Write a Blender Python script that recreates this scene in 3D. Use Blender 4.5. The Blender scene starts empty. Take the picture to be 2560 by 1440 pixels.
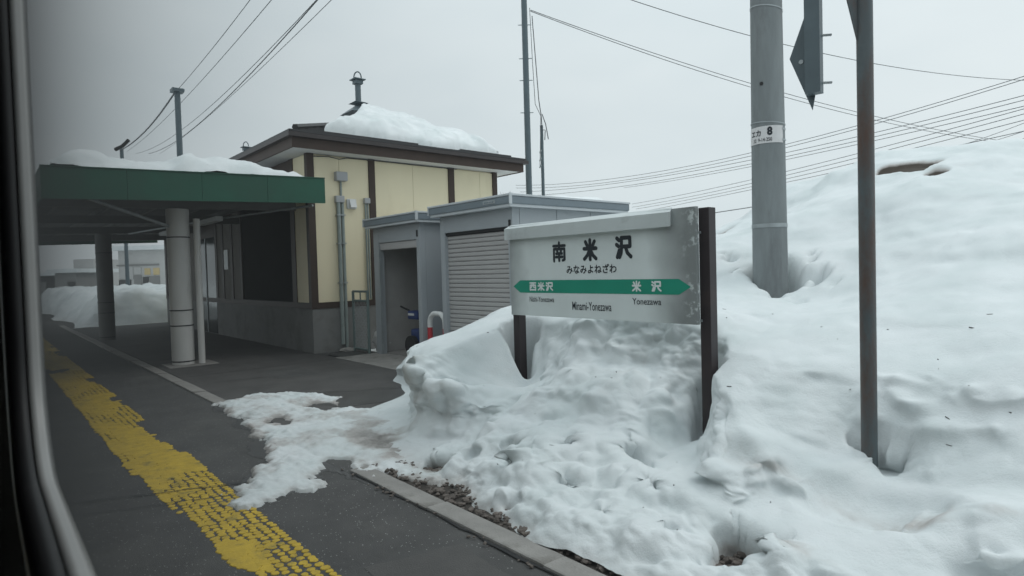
import bpy, bmesh, math, random
import numpy as np
from mathutils import Matrix, Vector
random.seed(7)
SC = bpy.context.scene
COL = SC.collection

# ------------------------------------------------------------------ camera
F = 1550.0                      # focal length in pixels of a 2560 px wide frame
CAM = np.array([0.0, 0.0, 1.35])
def _n(v): return v / np.linalg.norm(v)
_vx = _n(np.array([-57. - 1280., 713. - 720., F]))
_dn = _n(np.array([.028, 1., -(_vx[0] * .028 + _vx[1]) / _vx[2]]))
RW = np.array([-_vx, np.cross(-_dn, -_vx), -_dn])       # world = RW @ camera axes (right, down, forward)
def P(x, y, d):                 # the point d metres deep seen at photo pixel x, y
    return CAM + RW @ np.array([(x - 1280.) / F, (y - 720.) / F, 1.]) * d
cd = bpy.data.cameras.new('camera'); cam = bpy.data.objects.new('camera', cd); COL.objects.link(cam)
M = np.eye(4); M[:3, 0] = RW[:, 0]; M[:3, 1] = -RW[:, 1]; M[:3, 2] = -RW[:, 2]; M[:3, 3] = CAM
cam.matrix_world = Matrix([list(map(float, r)) for r in M])
cd.sensor_width = 36; cd.lens = 36 * F / 2560; cd.clip_start = .005; cd.clip_end = 3000
cd.dof.use_dof = True; cd.dof.focus_distance = 6.0; cd.dof.aperture_fstop = 4.0
SC.camera = cam

# ------------------------------------------------------------------ sky, sun, exposure
SUN_EL, SUN_AZ = math.radians(50), math.radians(35)      # azimuth from +Y towards +X
w = bpy.data.worlds.new('World'); SC.world = w; w.use_nodes = True
nt = w.node_tree; nt.nodes.clear()
def nd(t, ty, **kw):
    n = t.nodes.new(ty)
    for k, v in kw.items(): setattr(n, k, v)
    return n
sky = nd(nt, 'ShaderNodeTexSky', sky_type='NISHITA', sun_disc=False, sun_elevation=SUN_EL, sun_rotation=SUN_AZ)
sky.dust_density = 4
b1 = nd(nt, 'ShaderNodeBackground'); b1.inputs[1].default_value = .05
nt.links.new(sky.outputs[0], b1.inputs[0])
tc = nd(nt, 'ShaderNodeTexCoord'); nz = nd(nt, 'ShaderNodeTexNoise'); nz.inputs['Scale'].default_value = 1.6; nz.inputs['Detail'].default_value = 4
mp = nd(nt, 'ShaderNodeMapping'); mp.inputs['Scale'].default_value = (1, 1, 2.5)
nt.links.new(tc.outputs['Generated'], mp.inputs[0]); nt.links.new(mp.outputs[0], nz.inputs['Vector'])
cr = nd(nt, 'ShaderNodeValToRGB')
cr.color_ramp.elements[0].position = .3; cr.color_ramp.elements[0].color = (.625, .715, .75, 1)
cr.color_ramp.elements[1].position = .7; cr.color_ramp.elements[1].color = (.755, .83, .85, 1)
nt.links.new(nz.outputs[0], cr.inputs[0])
b2 = nd(nt, 'ShaderNodeBackground')
sx = nd(nt, 'ShaderNodeSeparateXYZ'); nt.links.new(tc.outputs['Generated'], sx.inputs[0])
mr = nd(nt, 'ShaderNodeMapRange', interpolation_type='SMOOTHSTEP'); nt.links.new(sx.outputs[2], mr.inputs[0])      # overcast sky: brightest overhead
mr.inputs[1].default_value = .2; mr.inputs[2].default_value = 1.0; mr.inputs[3].default_value = 1.17; mr.inputs[4].default_value = 1.85
nt.links.new(mr.outputs[0], b2.inputs[1])
nt.links.new(cr.outputs[0], b2.inputs[0])
mx = nd(nt, 'ShaderNodeMixShader'); mx.inputs[0].default_value = .93      # closed cloud cover over the clear sky
wo = nd(nt, 'ShaderNodeOutputWorld')
nt.links.new(b1.outputs[0], mx.inputs[1]); nt.links.new(b2.outputs[0], mx.inputs[2]); nt.links.new(mx.outputs[0], wo.inputs[0])
sl = bpy.data.lights.new('sun', 'SUN'); sl.energy = .6; sl.angle = math.radians(25); sl.color = (1, .97, .93)
so = bpy.data.objects.new('sun', sl); COL.objects.link(so)
sd = Vector((math.sin(SUN_AZ) * math.cos(SUN_EL), math.cos(SUN_AZ) * math.cos(SUN_EL), math.sin(SUN_EL)))
so.rotation_euler = sd.to_track_quat('Z', 'Y').to_euler()
vs = SC.view_settings; vs.view_transform = 'Standard'; vs.look = 'None'; vs.exposure = .07; vs.gamma = 1; vs.use_curve_mapping = False
SC.cycles.use_denoising = True
SC.cycles.max_bounces = 6; SC.cycles.diffuse_bounces = 4; SC.cycles.glossy_bounces = 3; SC.cycles.transparent_max_bounces = 12
SC.cycles.volume_bounces = 0; SC.cycles.caustics_reflective = False; SC.cycles.caustics_refractive = False

# ------------------------------------------------------------------ noise (numpy)
def _hash(i, j, k, s):
    h = (i * 374761393 + j * 668265263 + k * 2147483647 + s * 974634777) & 0xffffffff
    h = ((h ^ (h >> 13)) * 1274126177) & 0xffffffff
    return ((h ^ (h >> 16)) & 0xffff) / 32767.5 - 1.0
def noise3(p, s=0):
    p = np.asarray(p, float); i = np.floor(p).astype(np.int64); f = p - i
    f = f * f * f * (f * (f * 6 - 15) + 10); r = 0
    for a in (0, 1):
        wa = f[:, 0] if a else 1 - f[:, 0]
        for b in (0, 1):
            wb = f[:, 1] if b else 1 - f[:, 1]
            for c in (0, 1):
                wc = f[:, 2] if c else 1 - f[:, 2]
                r = r + wa * wb * wc * _hash(i[:, 0] + a, i[:, 1] + b, i[:, 2] + c, s)
    return r
ROT = np.array([[.8, .6, 0], [-.48, .64, .6], [.36, -.48, .8]])
def fbm(p, s=0, o=4, g=.5):
    r = 0; a = 1; q = np.asarray(p, float)
    for k in range(o):
        r = r + a * noise3(q, s + k); q = (q @ ROT.T) * 2.03; a *= g
    return r
def billow(p, s=0, o=3, g=.5):
    r = 0; a = 1; q = np.asarray(p, float)
    for k in range(o):
        r = r + a * (np.sqrt(noise3(q, s + k) ** 2 + .012) * 2 - .5); q = (q @ ROT.T) * 2.03; a *= g
    return r

# ------------------------------------------------------------------ materials
def material(name, col, rough=.7, var=.12, scale=6., bump=.0, bscale=40., metal=0., col2=None, stain=None, stain_scale=1.5, stain_at=.55, spec=.4, stretch=None, gain=None):
    m = bpy.data.materials.new(name); m.use_nodes = True
    t = m.node_tree; bs = t.nodes['Principled BSDF']; L = t.links.new
    bs.inputs['Roughness'].default_value = rough; bs.inputs['Metallic'].default_value = metal
    bs.inputs['Specular IOR Level'].default_value = spec
    tc = nd(t, 'ShaderNodeTexCoord'); src = tc.outputs['Object']
    if stretch:
        mp = nd(t, 'ShaderNodeMapping'); mp.inputs['Scale'].default_value = stretch; L(src, mp.inputs[0]); vec = mp.outputs[0]
    else: vec = src
    n1 = nd(t, 'ShaderNodeTexNoise'); n1.inputs['Scale'].default_value = scale; n1.inputs['Detail'].default_value = 6; n1.inputs['Roughness'].default_value = .65
    L(vec, n1.inputs['Vector'])
    r1 = nd(t, 'ShaderNodeValToRGB'); e = r1.color_ramp.elements
    c2 = col2 or tuple(c * (1 + var) for c in col)
    c1 = tuple(c * (1 - var) for c in col)
    e[0].position = .3; e[0].color = (*c1, 1); e[1].position = .7; e[1].color = (*c2, 1)
    L(n1.outputs[0], r1.inputs[0]); out = r1.outputs[0]
    if stain:
        n2 = nd(t, 'ShaderNodeTexNoise'); n2.inputs['Scale'].default_value = stain_scale; n2.inputs['Detail'].default_value = 8; n2.inputs['Roughness'].default_value = .7
        L(vec, n2.inputs['Vector'])
        r2 = nd(t, 'ShaderNodeValToRGB'); r2.color_ramp.elements[0].position = stain_at; r2.color_ramp.elements[1].position = min(1, stain_at + .15)
        r2.color_ramp.elements[0].color = (0, 0, 0, 1); r2.color_ramp.elements[1].color = (1, 1, 1, 1)
        L(n2.outputs[0], r2.inputs[0])
        mm = nd(t, 'ShaderNodeMix', data_type='RGBA'); L(r2.outputs[0], mm.inputs[0]); L(out, mm.inputs[6]); mm.inputs[7].default_value = (*stain, 1)
        out = mm.outputs[2]
    L(out, bs.inputs['Base Color'])
    if bump:
        n3 = nd(t, 'ShaderNodeTexNoise'); n3.inputs['Scale'].default_value = bscale; n3.inputs['Detail'].default_value = 5
        L(src, n3.inputs['Vector']); bp = nd(t, 'ShaderNodeBump'); bp.inputs['Strength'].default_value = bump; bp.inputs['Distance'].default_value = .01
        L(n3.outputs[0], bp.inputs['Height']); L(bp.outputs[0], bs.inputs['Normal'])
    return m

def snow_material(name, dirt_attr=True, tint=(.80, .83, .84)):
    m = bpy.data.materials.new(name); m.use_nodes = True
    t = m.node_tree; bs = t.nodes['Principled BSDF']; L = t.links.new
    bs.inputs['Roughness'].default_value = .75; bs.inputs['Specular IOR Level'].default_value = .25
    tc = nd(t, 'ShaderNodeTexCoord')
    n1 = nd(t, 'ShaderNodeTexNoise'); n1.inputs['Scale'].default_value = 2.2; n1.inputs['Detail'].default_value = 7; n1.inputs['Roughness'].default_value = .6
    L(tc.outputs['Object'], n1.inputs['Vector'])
    r1 = nd(t, 'ShaderNodeValToRGB'); e = r1.color_ramp.elements
    e[0].position = .30; e[0].color = (tint[0] * .86, tint[1] * .89, tint[2] * .885, 1); e[1].position = .62; e[1].color = (*tint, 1)
    L(n1.outputs[0], r1.inputs[0]); out = r1.outputs[0]
    if dirt_attr:
        at = nd(t, 'ShaderNodeAttribute', attribute_name='dirt')
        n2 = nd(t, 'ShaderNodeTexNoise'); n2.inputs['Scale'].default_value = 9; n2.inputs['Detail'].default_value = 8; n2.inputs['Roughness'].default_value = .7
        L(tc.outputs['Object'], n2.inputs['Vector'])
        mu = nd(t, 'ShaderNodeMath', operation='MULTIPLY_ADD'); L(n2.outputs[0], mu.inputs[0]); mu.inputs[1].default_value = 1.4; mu.inputs[2].default_value = -.7
        ad = nd(t, 'ShaderNodeMath', operation='ADD', use_clamp=True); L(mu.outputs[0], ad.inputs[0]); L(at.outputs['Fac'], ad.inputs[1])
        m2 = nd(t, 'ShaderNodeMath', operation='MULTIPLY', use_clamp=True); L(ad.outputs[0], m2.inputs[0]); L(at.outputs['Fac'], m2.inputs[1])
        rd = nd(t, 'ShaderNodeValToRGB'); q = rd.color_ramp.elements
        q[0].position = 0; q[0].color = (1, 1, 1, 1); q[1].position = 1; q[1].color = (.09, .07, .055, 1)
        k = q.new(.35); k.color = (.66, .60, .57, 1)
        L(m2.outputs[0], rd.inputs[0])
        mm = nd(t, 'ShaderNodeMix', data_type='RGBA', blend_type='MULTIPLY'); mm.inputs[0].default_value = 1
        L(out, mm.inputs[6]); L(rd.outputs[0], mm.inputs[7]); out = mm.outputs[2]
    L(out, bs.inputs['Base Color'])
    n3 = nd(t, 'ShaderNodeTexNoise'); n3.inputs['Scale'].default_value = 60; n3.inputs['Detail'].default_value = 7; n3.inputs['Roughness'].default_value = .6
    L(tc.outputs['Object'], n3.inputs['Vector'])
    bp = nd(t, 'ShaderNodeBump'); bp.inputs['Strength'].default_value = .30; bp.inputs['Distance'].default_value = .012
    L(n3.outputs[0], bp.inputs['Height'])
    n4 = nd(t, 'ShaderNodeTexNoise'); n4.inputs['Scale'].default_value = 190; n4.inputs['Detail'].default_value = 3; L(tc.outputs['Object'], n4.inputs['Vector'])
    b4 = nd(t, 'ShaderNodeBump'); b4.inputs['Strength'].default_value = .35; b4.inputs['Distance'].default_value = .006
    L(n4.outputs[0], b4.inputs['Height']); L(bp.outputs[0], b4.inputs['Normal']); L(b4.outputs[0], bs.inputs['Normal'])
    return m

MT = {}
MT['snow'] = snow_material('snow', True, (.70, .735, .745))
MT['snow_clean'] = snow_material('snow_clean', False)
MT['asphalt'] = material('asphalt', (.072, .071, .070), .85, .2, 3.5, .5, 180, stain=(.105, .103, .098), stain_scale=.7, stain_at=.52)
def speckle(m, amt):            # pale stone grains in the worn asphalt
    t = m.node_tree; L = t.links.new; bs = t.nodes['Principled BSDF']; src = bs.inputs['Base Color'].links[0].from_socket
    tc = nd(t, 'ShaderNodeTexCoord'); v = nd(t, 'ShaderNodeTexVoronoi'); v.inputs['Scale'].default_value = 95; L(tc.outputs['Object'], v.inputs['Vector'])
    sp = nd(t, 'ShaderNodeSeparateColor'); L(v.outputs['Color'], sp.inputs[0])
    g = nd(t, 'ShaderNodeMath', operation='GREATER_THAN'); L(sp.outputs[0], g.inputs[0]); g.inputs[1].default_value = .93
    d = nd(t, 'ShaderNodeMath', operation='LESS_THAN'); L(v.outputs['Distance'], d.inputs[0]); d.inputs[1].default_value = .33
    k = nd(t, 'ShaderNodeMath', operation='MULTIPLY'); L(g.outputs[0], k.inputs[0]); L(d.outputs[0], k.inputs[1])
    mm = nd(t, 'ShaderNodeMix', data_type='RGBA'); L(k.outputs[0], mm.inputs[0]); L(src, mm.inputs[6]); mm.inputs[7].default_value = (amt, amt, amt * .97, 1); L(mm.outputs[2], bs.inputs['Base Color'])
speckle(MT['asphalt'], .30)
MT['yard'] = material('yard_asphalt', (.078, .075, .073), .75, .22, 2.2, .4, 150, stain=(.052, .05, .049), stain_scale=.7, stain_at=.55)
MT['wet'] = material('wet_asphalt', (.055, .055, .055), .45, .25, 4, .4, 150, spec=.5)
MT['concrete'] = material('concrete', (.27, .26, .245), .85, .18, 5, .4, 90, stain=(.16, .15, .135), stain_scale=3.2, stain_at=.54)
MT['plinth'] = material('plinth_concrete', (.20, .20, .195), .8, .10, 2.5, .2, 70, stain=(.15, .148, .14), stain_scale=1.4, stain_at=.5)
MT['pole_concrete'] = material('pole_concrete', (.20, .22, .225), .8, .13, 3, .25, 120, stain=(.15, .16, .165), stain_scale=2, stain_at=.52, stretch=(3, 3, .6))
MT['gravel'] = material('gravel_stone', (.125, .105, .092), .8, .5, 14, .5, 60)
MT['soil'] = material('soil', (.05, .042, .036), .9, .4, 20, .6, 60)
MT['yellow'] = material('yellow_paint', (.54, .37, .028), .6, .2, 10, .3, 90, stain=(.24, .19, .045), stain_scale=7, stain_at=.54)
MT['crack'] = material('crack_filler', (.014, .014, .015), .7)
MT['cream'] = material('cream_siding', (.80, .715, .51), .65, .04, 1.2, .08, 60, stain=(.74, .65, .455), stain_scale=1.0, stain_at=.58, stretch=(1, 1, .35))
MT['brown'] = material('brown_trim', (.045, .027, .020), .55, .15, 5)
MT['brown_metal'] = material('brown_roof_metal', (.036, .036, .038), .45, .18, 6)
MT['gutter'] = material('gutter_brown', (.040, .034, .034), .4, .15, 5)
MT['soffit'] = material('soffit_white', (.62, .62, .62), .7, .05, 2)
MT['dark_glass'] = material('dark_glass', (.012, .015, .017), .12, .1, 2)
MT['dark_board'] = material('dark_board', (.010, .010, .010), .9, .15, 4, spec=.1)  # board blackened further, so its colour carries some of the canopy's shade
MT['siding_shade'] = material('cream_siding_shaded', (.12, .105, .09), .7, .08, 2)  # cream siding darkened: the shade under the canopy is put into the colour
MT['green'] = material('green_fascia', (.010, .085, .052), .5, .12, 1.5, stain=(.014, .070, .045), stain_scale=1.0, stain_at=.5)
MT['canopy_steel'] = material('canopy_steel', (.13, .13, .125), .6, .15, 4)
MT['canopy_deck'] = material('canopy_deck', (.05, .05, .048), .7, .15, 4)
MT['column'] = material('column_paint', (.64, .63, .61), .55, .07, 3, stain=(.45, .44, .42), stain_scale=2.5, stain_at=.6, stretch=(1, 1, .3))
MT['galv'] = material('galvanised', (.34, .37, .38), .45, .12, 8, metal=.35)
MT['blue_grey'] = material('blue_grey_steel', (.085, .115, .13), .45, .12, 5)
MT['rusty'] = material('rusty_steel', (.080, .098, .105), .5, .15, 5, .2, 60, stain=(.095, .050, .034), stain_scale=1.6, stain_at=.49, stretch=(1.5, 1.5, .5))
MT['shed'] = material('shed_panel', (.33, .355, .375), .45, .04, 2, stain=(.29, .31, .32), stain_scale=1.2, stain_at=.6)
MT['shed_trim'] = material('shed_trim', (.17, .205, .23), .4, .06, 3)
MT['shed_light'] = material('shed_light_edge', (.50, .53, .55), .4, .04, 3)
MT['shutter'] = material('shutter_slat', (.40, .39, .385), .45, .04, 3, stain=(.34, .33, .32), stain_scale=2, stain_at=.6)
MT['shed_in'] = material('shed_inside', (.42, .41, .40), .6, .08, 4)
MT['white_box'] = material('white_plastic', (.62, .63, .63), .4, .03, 5)
MT['grey_box'] = material('grey_plastic', (.36, .37, .38), .45, .05, 5)
MT['conduit'] = material('conduit_green_grey', (.25, .29, .28), .5, .12, 6)
MT['gate'] = material('gate_green', (.13, .175, .17), .5, .12, 6)
MT['white_pipe'] = material('white_pipe', (.70, .71, .70), .4, .05, 6)
MT['red_tape'] = material('red_tape', (.48, .04, .05), .45, .12, 8)
MT['sack'] = material('white_sack', (.62, .62, .62), .7, .1, 8, .5, 25)
MT['blue_machine'] = material('blue_machine', (.012, .035, .14), .4, .1, 5)
MT['black_rubber'] = material('black_rubber', (.012, .012, .013), .55, .1, 8)
MT['post_brown'] = material('post_brown', (.026, .019, .021), .45, .15, 4, stain=(.045, .030, .029), stain_scale=2, stain_at=.55)
MT['sign_green'] = material('sign_green', (.009, .25, .165), .4, .06, 4)
MT['ink'] = material('sign_ink', (.012, .018, .024), .5, .1, 4)
MT['sign_white'] = material('sign_white_letter', (.68, .72, .71), .5, .04, 4)
MT['hood'] = material('sign_hood', (.50, .54, .54), .45, .08, 2, stain=(.36, .38, .38), stain_scale=1.6, stain_at=.55)
MT['plate'] = material('pole_plate', (.62, .61, .61), .5, .05, 10)
MT['wire'] = material('wire_black', (.07, .075, .08), .6, .1, 5)
MT['frame'] = material('window_frame', (.30, .30, .295), .4, .04, 6)
MT['carriage'] = material('carriage_paint', (.45, .46, .47), .35, .03, 2)
MT['lining'] = material('carriage_lining', (.25, .25, .24), .6, .04, 2)
MT['far_white'] = material('far_white_wall', (.52, .52, .51), .8, .08, .6)
MT['far_grey'] = material('far_grey_wall', (.27, .27, .265), .8, .12, .5)
MT['far_dark'] = material('far_dark_wall', (.10, .10, .10), .8, .15, .6)
MT['blind'] = material('yellow_blind', (.62, .50, .28), .7, .05, 1)
MT['hill'] = material('snowy_hill', (.40, .47, .53), .9, .25, .02, stain=(.24, .29, .34), stain_scale=.05, stain_at=.5)
MT['bark'] = material('bark', (.10, .085, .08), .9, .2, 5)
MT['twig'] = material('snowy_twig', (.30, .28, .28), .9, .25, 3)

def sign_material():
    m = material('sign_face', (.62, .67, .665), .42, .05, 3)
    t = m.node_tree; bs = t.nodes['Principled BSDF']; L = t.links.new
    base = bs.inputs['Base Color'].links[0].from_socket
    tc = nd(t, 'ShaderNodeTexCoord'); sp = nd(t, 'ShaderNodeSeparateXYZ'); L(tc.outputs['Object'], sp.inputs[0])
    nz = nd(t, 'ShaderNodeTexNoise'); nz.inputs['Scale'].default_value = 3.5; nz.inputs['Detail'].default_value = 8; L(tc.outputs['Object'], nz.inputs['Vector'])
    # grime creeping in from both ends of the plate (object x runs from 0 to 1.81)
    def ramp(inp, a, b, lo, hi):
        r = nd(t, 'ShaderNodeMapRange', clamp=True); L(inp, r.inputs[0])
        r.inputs[1].default_value = a; r.inputs[2].default_value = b; r.inputs[3].default_value = lo; r.inputs[4].default_value = hi
        return r.outputs[0]
    def math_(op, a, b):
        n = nd(t, 'ShaderNodeMath', operation=op, use_clamp=(op != 'ADD'))
        for k, v in enumerate((a, b)):
            if hasattr(v, 'links'): L(v, n.inputs[k])
            else: n.inputs[k].default_value = v
        return n.outputs[0]
    wob = math_('ADD', sp.outputs[0], ramp(nz.outputs[0], .3, .7, -.05, .05))
    left = ramp(wob, .0, .20, .7, 0.); right = ramp(wob, 1.42, 1.74, 0., .85)
    g = math_('MAXIMUM', left, right)
    flake = nd(t, 'ShaderNodeTexNoise'); flake.inputs['Scale'].default_value = 16; flake.inputs['Detail'].default_value = 9; flake.inputs['Roughness'].default_value = .72
    L(tc.outputs['Object'], flake.inputs['Vector'])
    big = nd(t, 'ShaderNodeTexNoise'); big.inputs['Scale'].default_value = 3.2; L(tc.outputs['Object'], big.inputs['Vector'])
    fl = math_('MULTIPLY', ramp(flake.outputs[0], .53, .60, 0, .8), math_('MULTIPLY', ramp(sp.outputs[0], 1.68, 1.80, 0, 1), ramp(big.outputs[0], .48, .56, 0, 1)))
    g = math_('MULTIPLY', g, math_('SUBTRACT', 1., fl))
    mm = nd(t, 'ShaderNodeMix', data_type='RGBA'); L(g, mm.inputs[0]); L(base, mm.inputs[6]); mm.inputs[7].default_value = (.135, .145, .145, 1)
    L(mm.outputs[2], bs.inputs['Base Color'])
    return m
MT['sign_face'] = sign_material()

def glass_material():           # carriage window pane: its volume imitates the reflection veil and haze towards grazing angles
    m = bpy.data.materials.new('veil_pane'); m.use_nodes = True
    t = m.node_tree; t.nodes.clear()
    v = nd(t, 'ShaderNodeVolumePrincipled'); o = nd(t, 'ShaderNodeOutputMaterial')
    v.inputs['Color'].default_value = (.12, .125, .127, 1); v.inputs['Density'].default_value = 16.
    t.links.new(v.outputs[0], o.inputs['Volume'])
    return m
MT['pane'] = glass_material()

# ------------------------------------------------------------------ mesh helpers
class MB:
    def __init__(s): s.v = []; s.f = []; s.sm = []
    def add(s, v, f, smooth=False):
        o = len(s.v); s.v += [tuple(map(float, p)) for p in v]; s.f += [tuple(o + i for i in q) for q in f]; s.sm += [smooth] * len(f); return s
    def box(s, x0, x1, y0, y1, z0, z1, ch=0.):
        if ch <= 0:
            v = [(x, y, z) for z in (z0, z1) for y in (y0, y1) for x in (x0, x1)]
            return s.add(v, [(0, 2, 3, 1), (4, 5, 7, 6), (0, 1, 5, 4), (2, 6, 7, 3), (0, 4, 6, 2), (1, 3, 7, 5)])
        bm = bmesh.new(); bmesh.ops.create_cube(bm, size=1)
        for q in bm.verts: q.co = Vector(((x0 + x1) / 2 + q.co.x * (x1 - x0), (y0 + y1) / 2 + q.co.y * (y1 - y0), (z0 + z1) / 2 + q.co.z * (z1 - z0)))
        bmesh.ops.bevel(bm, geom=bm.edges[:], offset=ch, segments=2, affect='EDGES', profile=.6)
        bm.verts.index_update(); s.add([q.co for q in bm.verts], [[q.index for q in f.verts] for f in bm.faces]); bm.free(); return s
    def hexa(s, a, b):          # quad a (4 points) to quad b
        return s.add(list(a) + list(b), [(0, 3, 2, 1), (4, 5, 6, 7), (0, 1, 5, 4), (1, 2, 6, 5), (2, 3, 7, 6), (3, 0, 4, 7)])
    def tube(s, pts, r, n=8, cap=True, smooth=True):
        pts = [np.array(p, float) for p in pts]; rr = r if hasattr(r, '__len__') else [r] * len(pts)
        o = []; up = None
        for i, p in enumerate(pts):
            t = _n((pts[min(i + 1, len(pts) - 1)] - pts[max(i - 1, 0)]))
            if up is None:
                up = np.array([0, 0, 1.]) if abs(t[2]) < .9 else np.array([1., 0, 0])
            a = _n(np.cross(up, t)); b = np.cross(t, a); up = b
            o.append([p + rr[i] * (math.cos(2 * math.pi * k / n) * a + math.sin(2 * math.pi * k / n) * b) for k in range(n)])
        v = [q for ring in o for q in ring]; f = []
        for i in range(len(pts) - 1):
            for k in range(n): f.append((i * n + k, i * n + (k + 1) % n, (i + 1) * n + (k + 1) % n, (i + 1) * n + k))
        s.add(v, f, smooth)
        if cap: s.add(o[0], [tuple(range(n))[::-1]]); s.add(o[-1], [tuple(range(n))])
        return s
    def prism(s, poly, y0, y1): # polygon in x,z (counter-clockwise seen from -y) extruded in y
        n = len(poly)
        v = [(x, y0, z) for x, z in poly] + [(x, y1, z) for x, z in poly]
        f = [tuple(range(n)), tuple(range(2 * n - 1, n - 1, -1))] + [(i, i + n, (i + 1) % n + n, (i + 1) % n) for i in range(n)]
        return s.add(v, f)
    def mesh(s, name):
        me = bpy.data.meshes.new(name); me.from_pydata(s.v, [], s.f); me.update()
        if any(s.sm): me.polygons.foreach_set('use_smooth', s.sm)
        return me
    def build(s, name, mat, parent=None, origin=None):
        me = s.mesh(name)
        return link(name, me, mat, parent, origin)
def link(name, me, mat, parent=None, origin=None):
    o = bpy.data.objects.new(name, me); COL.objects.link(o)
    if mat is not None:
        if not me.materials: me.materials.append(MT[mat] if isinstance(mat, str) else mat)
    if parent is not None: attach(o, parent)
    if origin is not None:
        me.transform(Matrix.Translation(-Vector(origin))); o.location = origin
    return o
def attach(o, parent):
    o.parent = parent
    q = Matrix.Identity(4); p = parent
    while p is not None: q = Matrix.Translation(p.location) @ p.matrix_parent_inverse @ q if False else Matrix.Translation(p.location) @ q; p = None if p.parent is None else None
    o.matrix_parent_inverse = Matrix.Translation(-Vector(parent.location)) if parent.parent is None else Matrix.Identity(4)
def tag(o, label, cat=None, group=None, kind=None):
    if label: o['label'] = label
    if cat: o['category'] = cat
    if group: o['group'] = group
    if kind: o['kind'] = kind
    return o
def thing(name, label, cat, loc, group=None):
    e = bpy.data.objects.new(name, None); COL.objects.link(e); e.location = loc; e.empty_display_size = .2
    return tag(e, label, cat, group)
def structure(o, label=None): return tag(o, label, None, None, 'structure')
def grid_mesh(name, V, nu, nv, smooth=True):        # V: (nu*nv, 3) row-major in u
    idx = np.arange(nu * nv).reshape(nu, nv)
    q = np.stack([idx[:-1, :-1], idx[1:, :-1], idx[1:, 1:], idx[:-1, 1:]], -1).reshape(-1, 4)
    return q
def mesh_np(name, V, Q, smooth=True):
    me = bpy.data.meshes.new(name); me.vertices.add(len(V)); me.vertices.foreach_set('co', np.asarray(V, np.float32).ravel())
    me.loops.add(Q.size); me.loops.foreach_set('vertex_index', Q.astype(np.int32).ravel())
    me.polygons.add(len(Q)); me.polygons.foreach_set('loop_start', np.arange(0, Q.size, Q.shape[1], dtype=np.int32))
    me.polygons.foreach_set('use_smooth', np.full(len(Q), smooth)); me.update(calc_edges=True); me.validate()
    return me
def set_attr(me, name, a):
    at = me.attributes.new(name, 'FLOAT', 'POINT'); at.data.foreach_set('value', np.asarray(a, np.float32))
def sstep(a, b, x):
    t = np.clip((x - a) / (b - a), 0, 1); return t * t * (3 - 2 * t)

# ------------------------------------------------------------------ ground, platform, kerbs
structure(MB().box(-400, 400, -60, 900, -2.0, -1.05).build('ground', 'snow_clean'))
plat = structure(MB().box(-60, 8, .30, 5.2, -1.0, 0).build('platform', 'asphalt'))
yard = structure(MB().box(-9.35, -4.05, 2.02, 5.1, -.02, .006).build('yard_paving', 'yard'))
structure(MB().box(-22, -9.36, 2.05, 4.36, -.02, .005).build('concourse_paving', 'yard'))
structure(MB().box(-9.5, -5.6, 4.36, 5.6, -.02, .014).build('concrete_apron', 'concrete'))
structure(MB().box(-60, 30, 5.2, 60, -1.04, -.03).build('station_ground', 'snow_clean'))
structure(MB().box(-4.0, 8, 2.02, 3.4, -.02, .004).build('gravel_bed', 'soil'))
kerb = thing('kerb', None, None, (-4, 1.95, 0)); kerb['kind'] = 'structure'
me_k = MB().box(-.482, .482, -.07, .07, -.06, .022, .012).mesh('kerb_block')
me_k.materials.append(MT['concrete'])
def kerb_block(x):
    o = bpy.data.objects.new('kerb_block', me_k); COL.objects.link(o); attach(o, kerb)
    o.location = (x, 1.95 + random.uniform(-.006, .006), random.uniform(-.006, .004)); o.rotation_euler = (random.uniform(-.02, .02), 0, random.uniform(-.006, .006))
for x in (-3.46, -2.5, -1.54, -.58, .38, 1.34): kerb_block(x)
for i in range(17): kerb_block(-7.45 - i * .995)
def ribbon(pts, wd, z):
    m = MB(); pts = [np.array(p, float) for p in pts]; v = []
    for i, p in enumerate(pts):
        t = _n(pts[min(i + 1, len(pts) - 1)] - pts[max(0, i - 1)]); nrm = np.array([-t[1], t[0]]); ww = wd * random.uniform(.4, 1.3)
        v += [(*(p + nrm * ww), z), (*(p - nrm * ww), z)]
    m.add(v, [(2 * i, 2 * i + 1, 2 * i + 3, 2 * i + 2) for i in range(len(pts) - 1)]); return m
def wiggle(a, b, n, amp):
    return [(a[0] + (b[0] - a[0]) * i / n + random.uniform(-amp, amp), a[1] + (b[1] - a[1]) * i / n + random.uniform(-amp, amp)) for i in range(n + 1)]
for a, b, wd, amp in (((-4.62, .35), (-4.12, 1.5), .006, .012), ((-4.35, .35), (-4.02, 1.2), .004, .01), ((-3.9, 1.88), (-.4, 1.855), .011, .012), ((-8.6, 2.2), (-8.2, 4.2), .005, .02), ((-6.9, 2.7), (-6.1, 4.1), .006, .03)):
    ribbon(wiggle(a, b, 28, amp), wd, .009).build('crack', 'crack', plat if b[0] > -5 and a[0] > -5 else yard)
ribbon([(-9.36, 2.03 + i * .1) for i in range(23)], .012, .010).build('joint', 'crack', yard)

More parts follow.
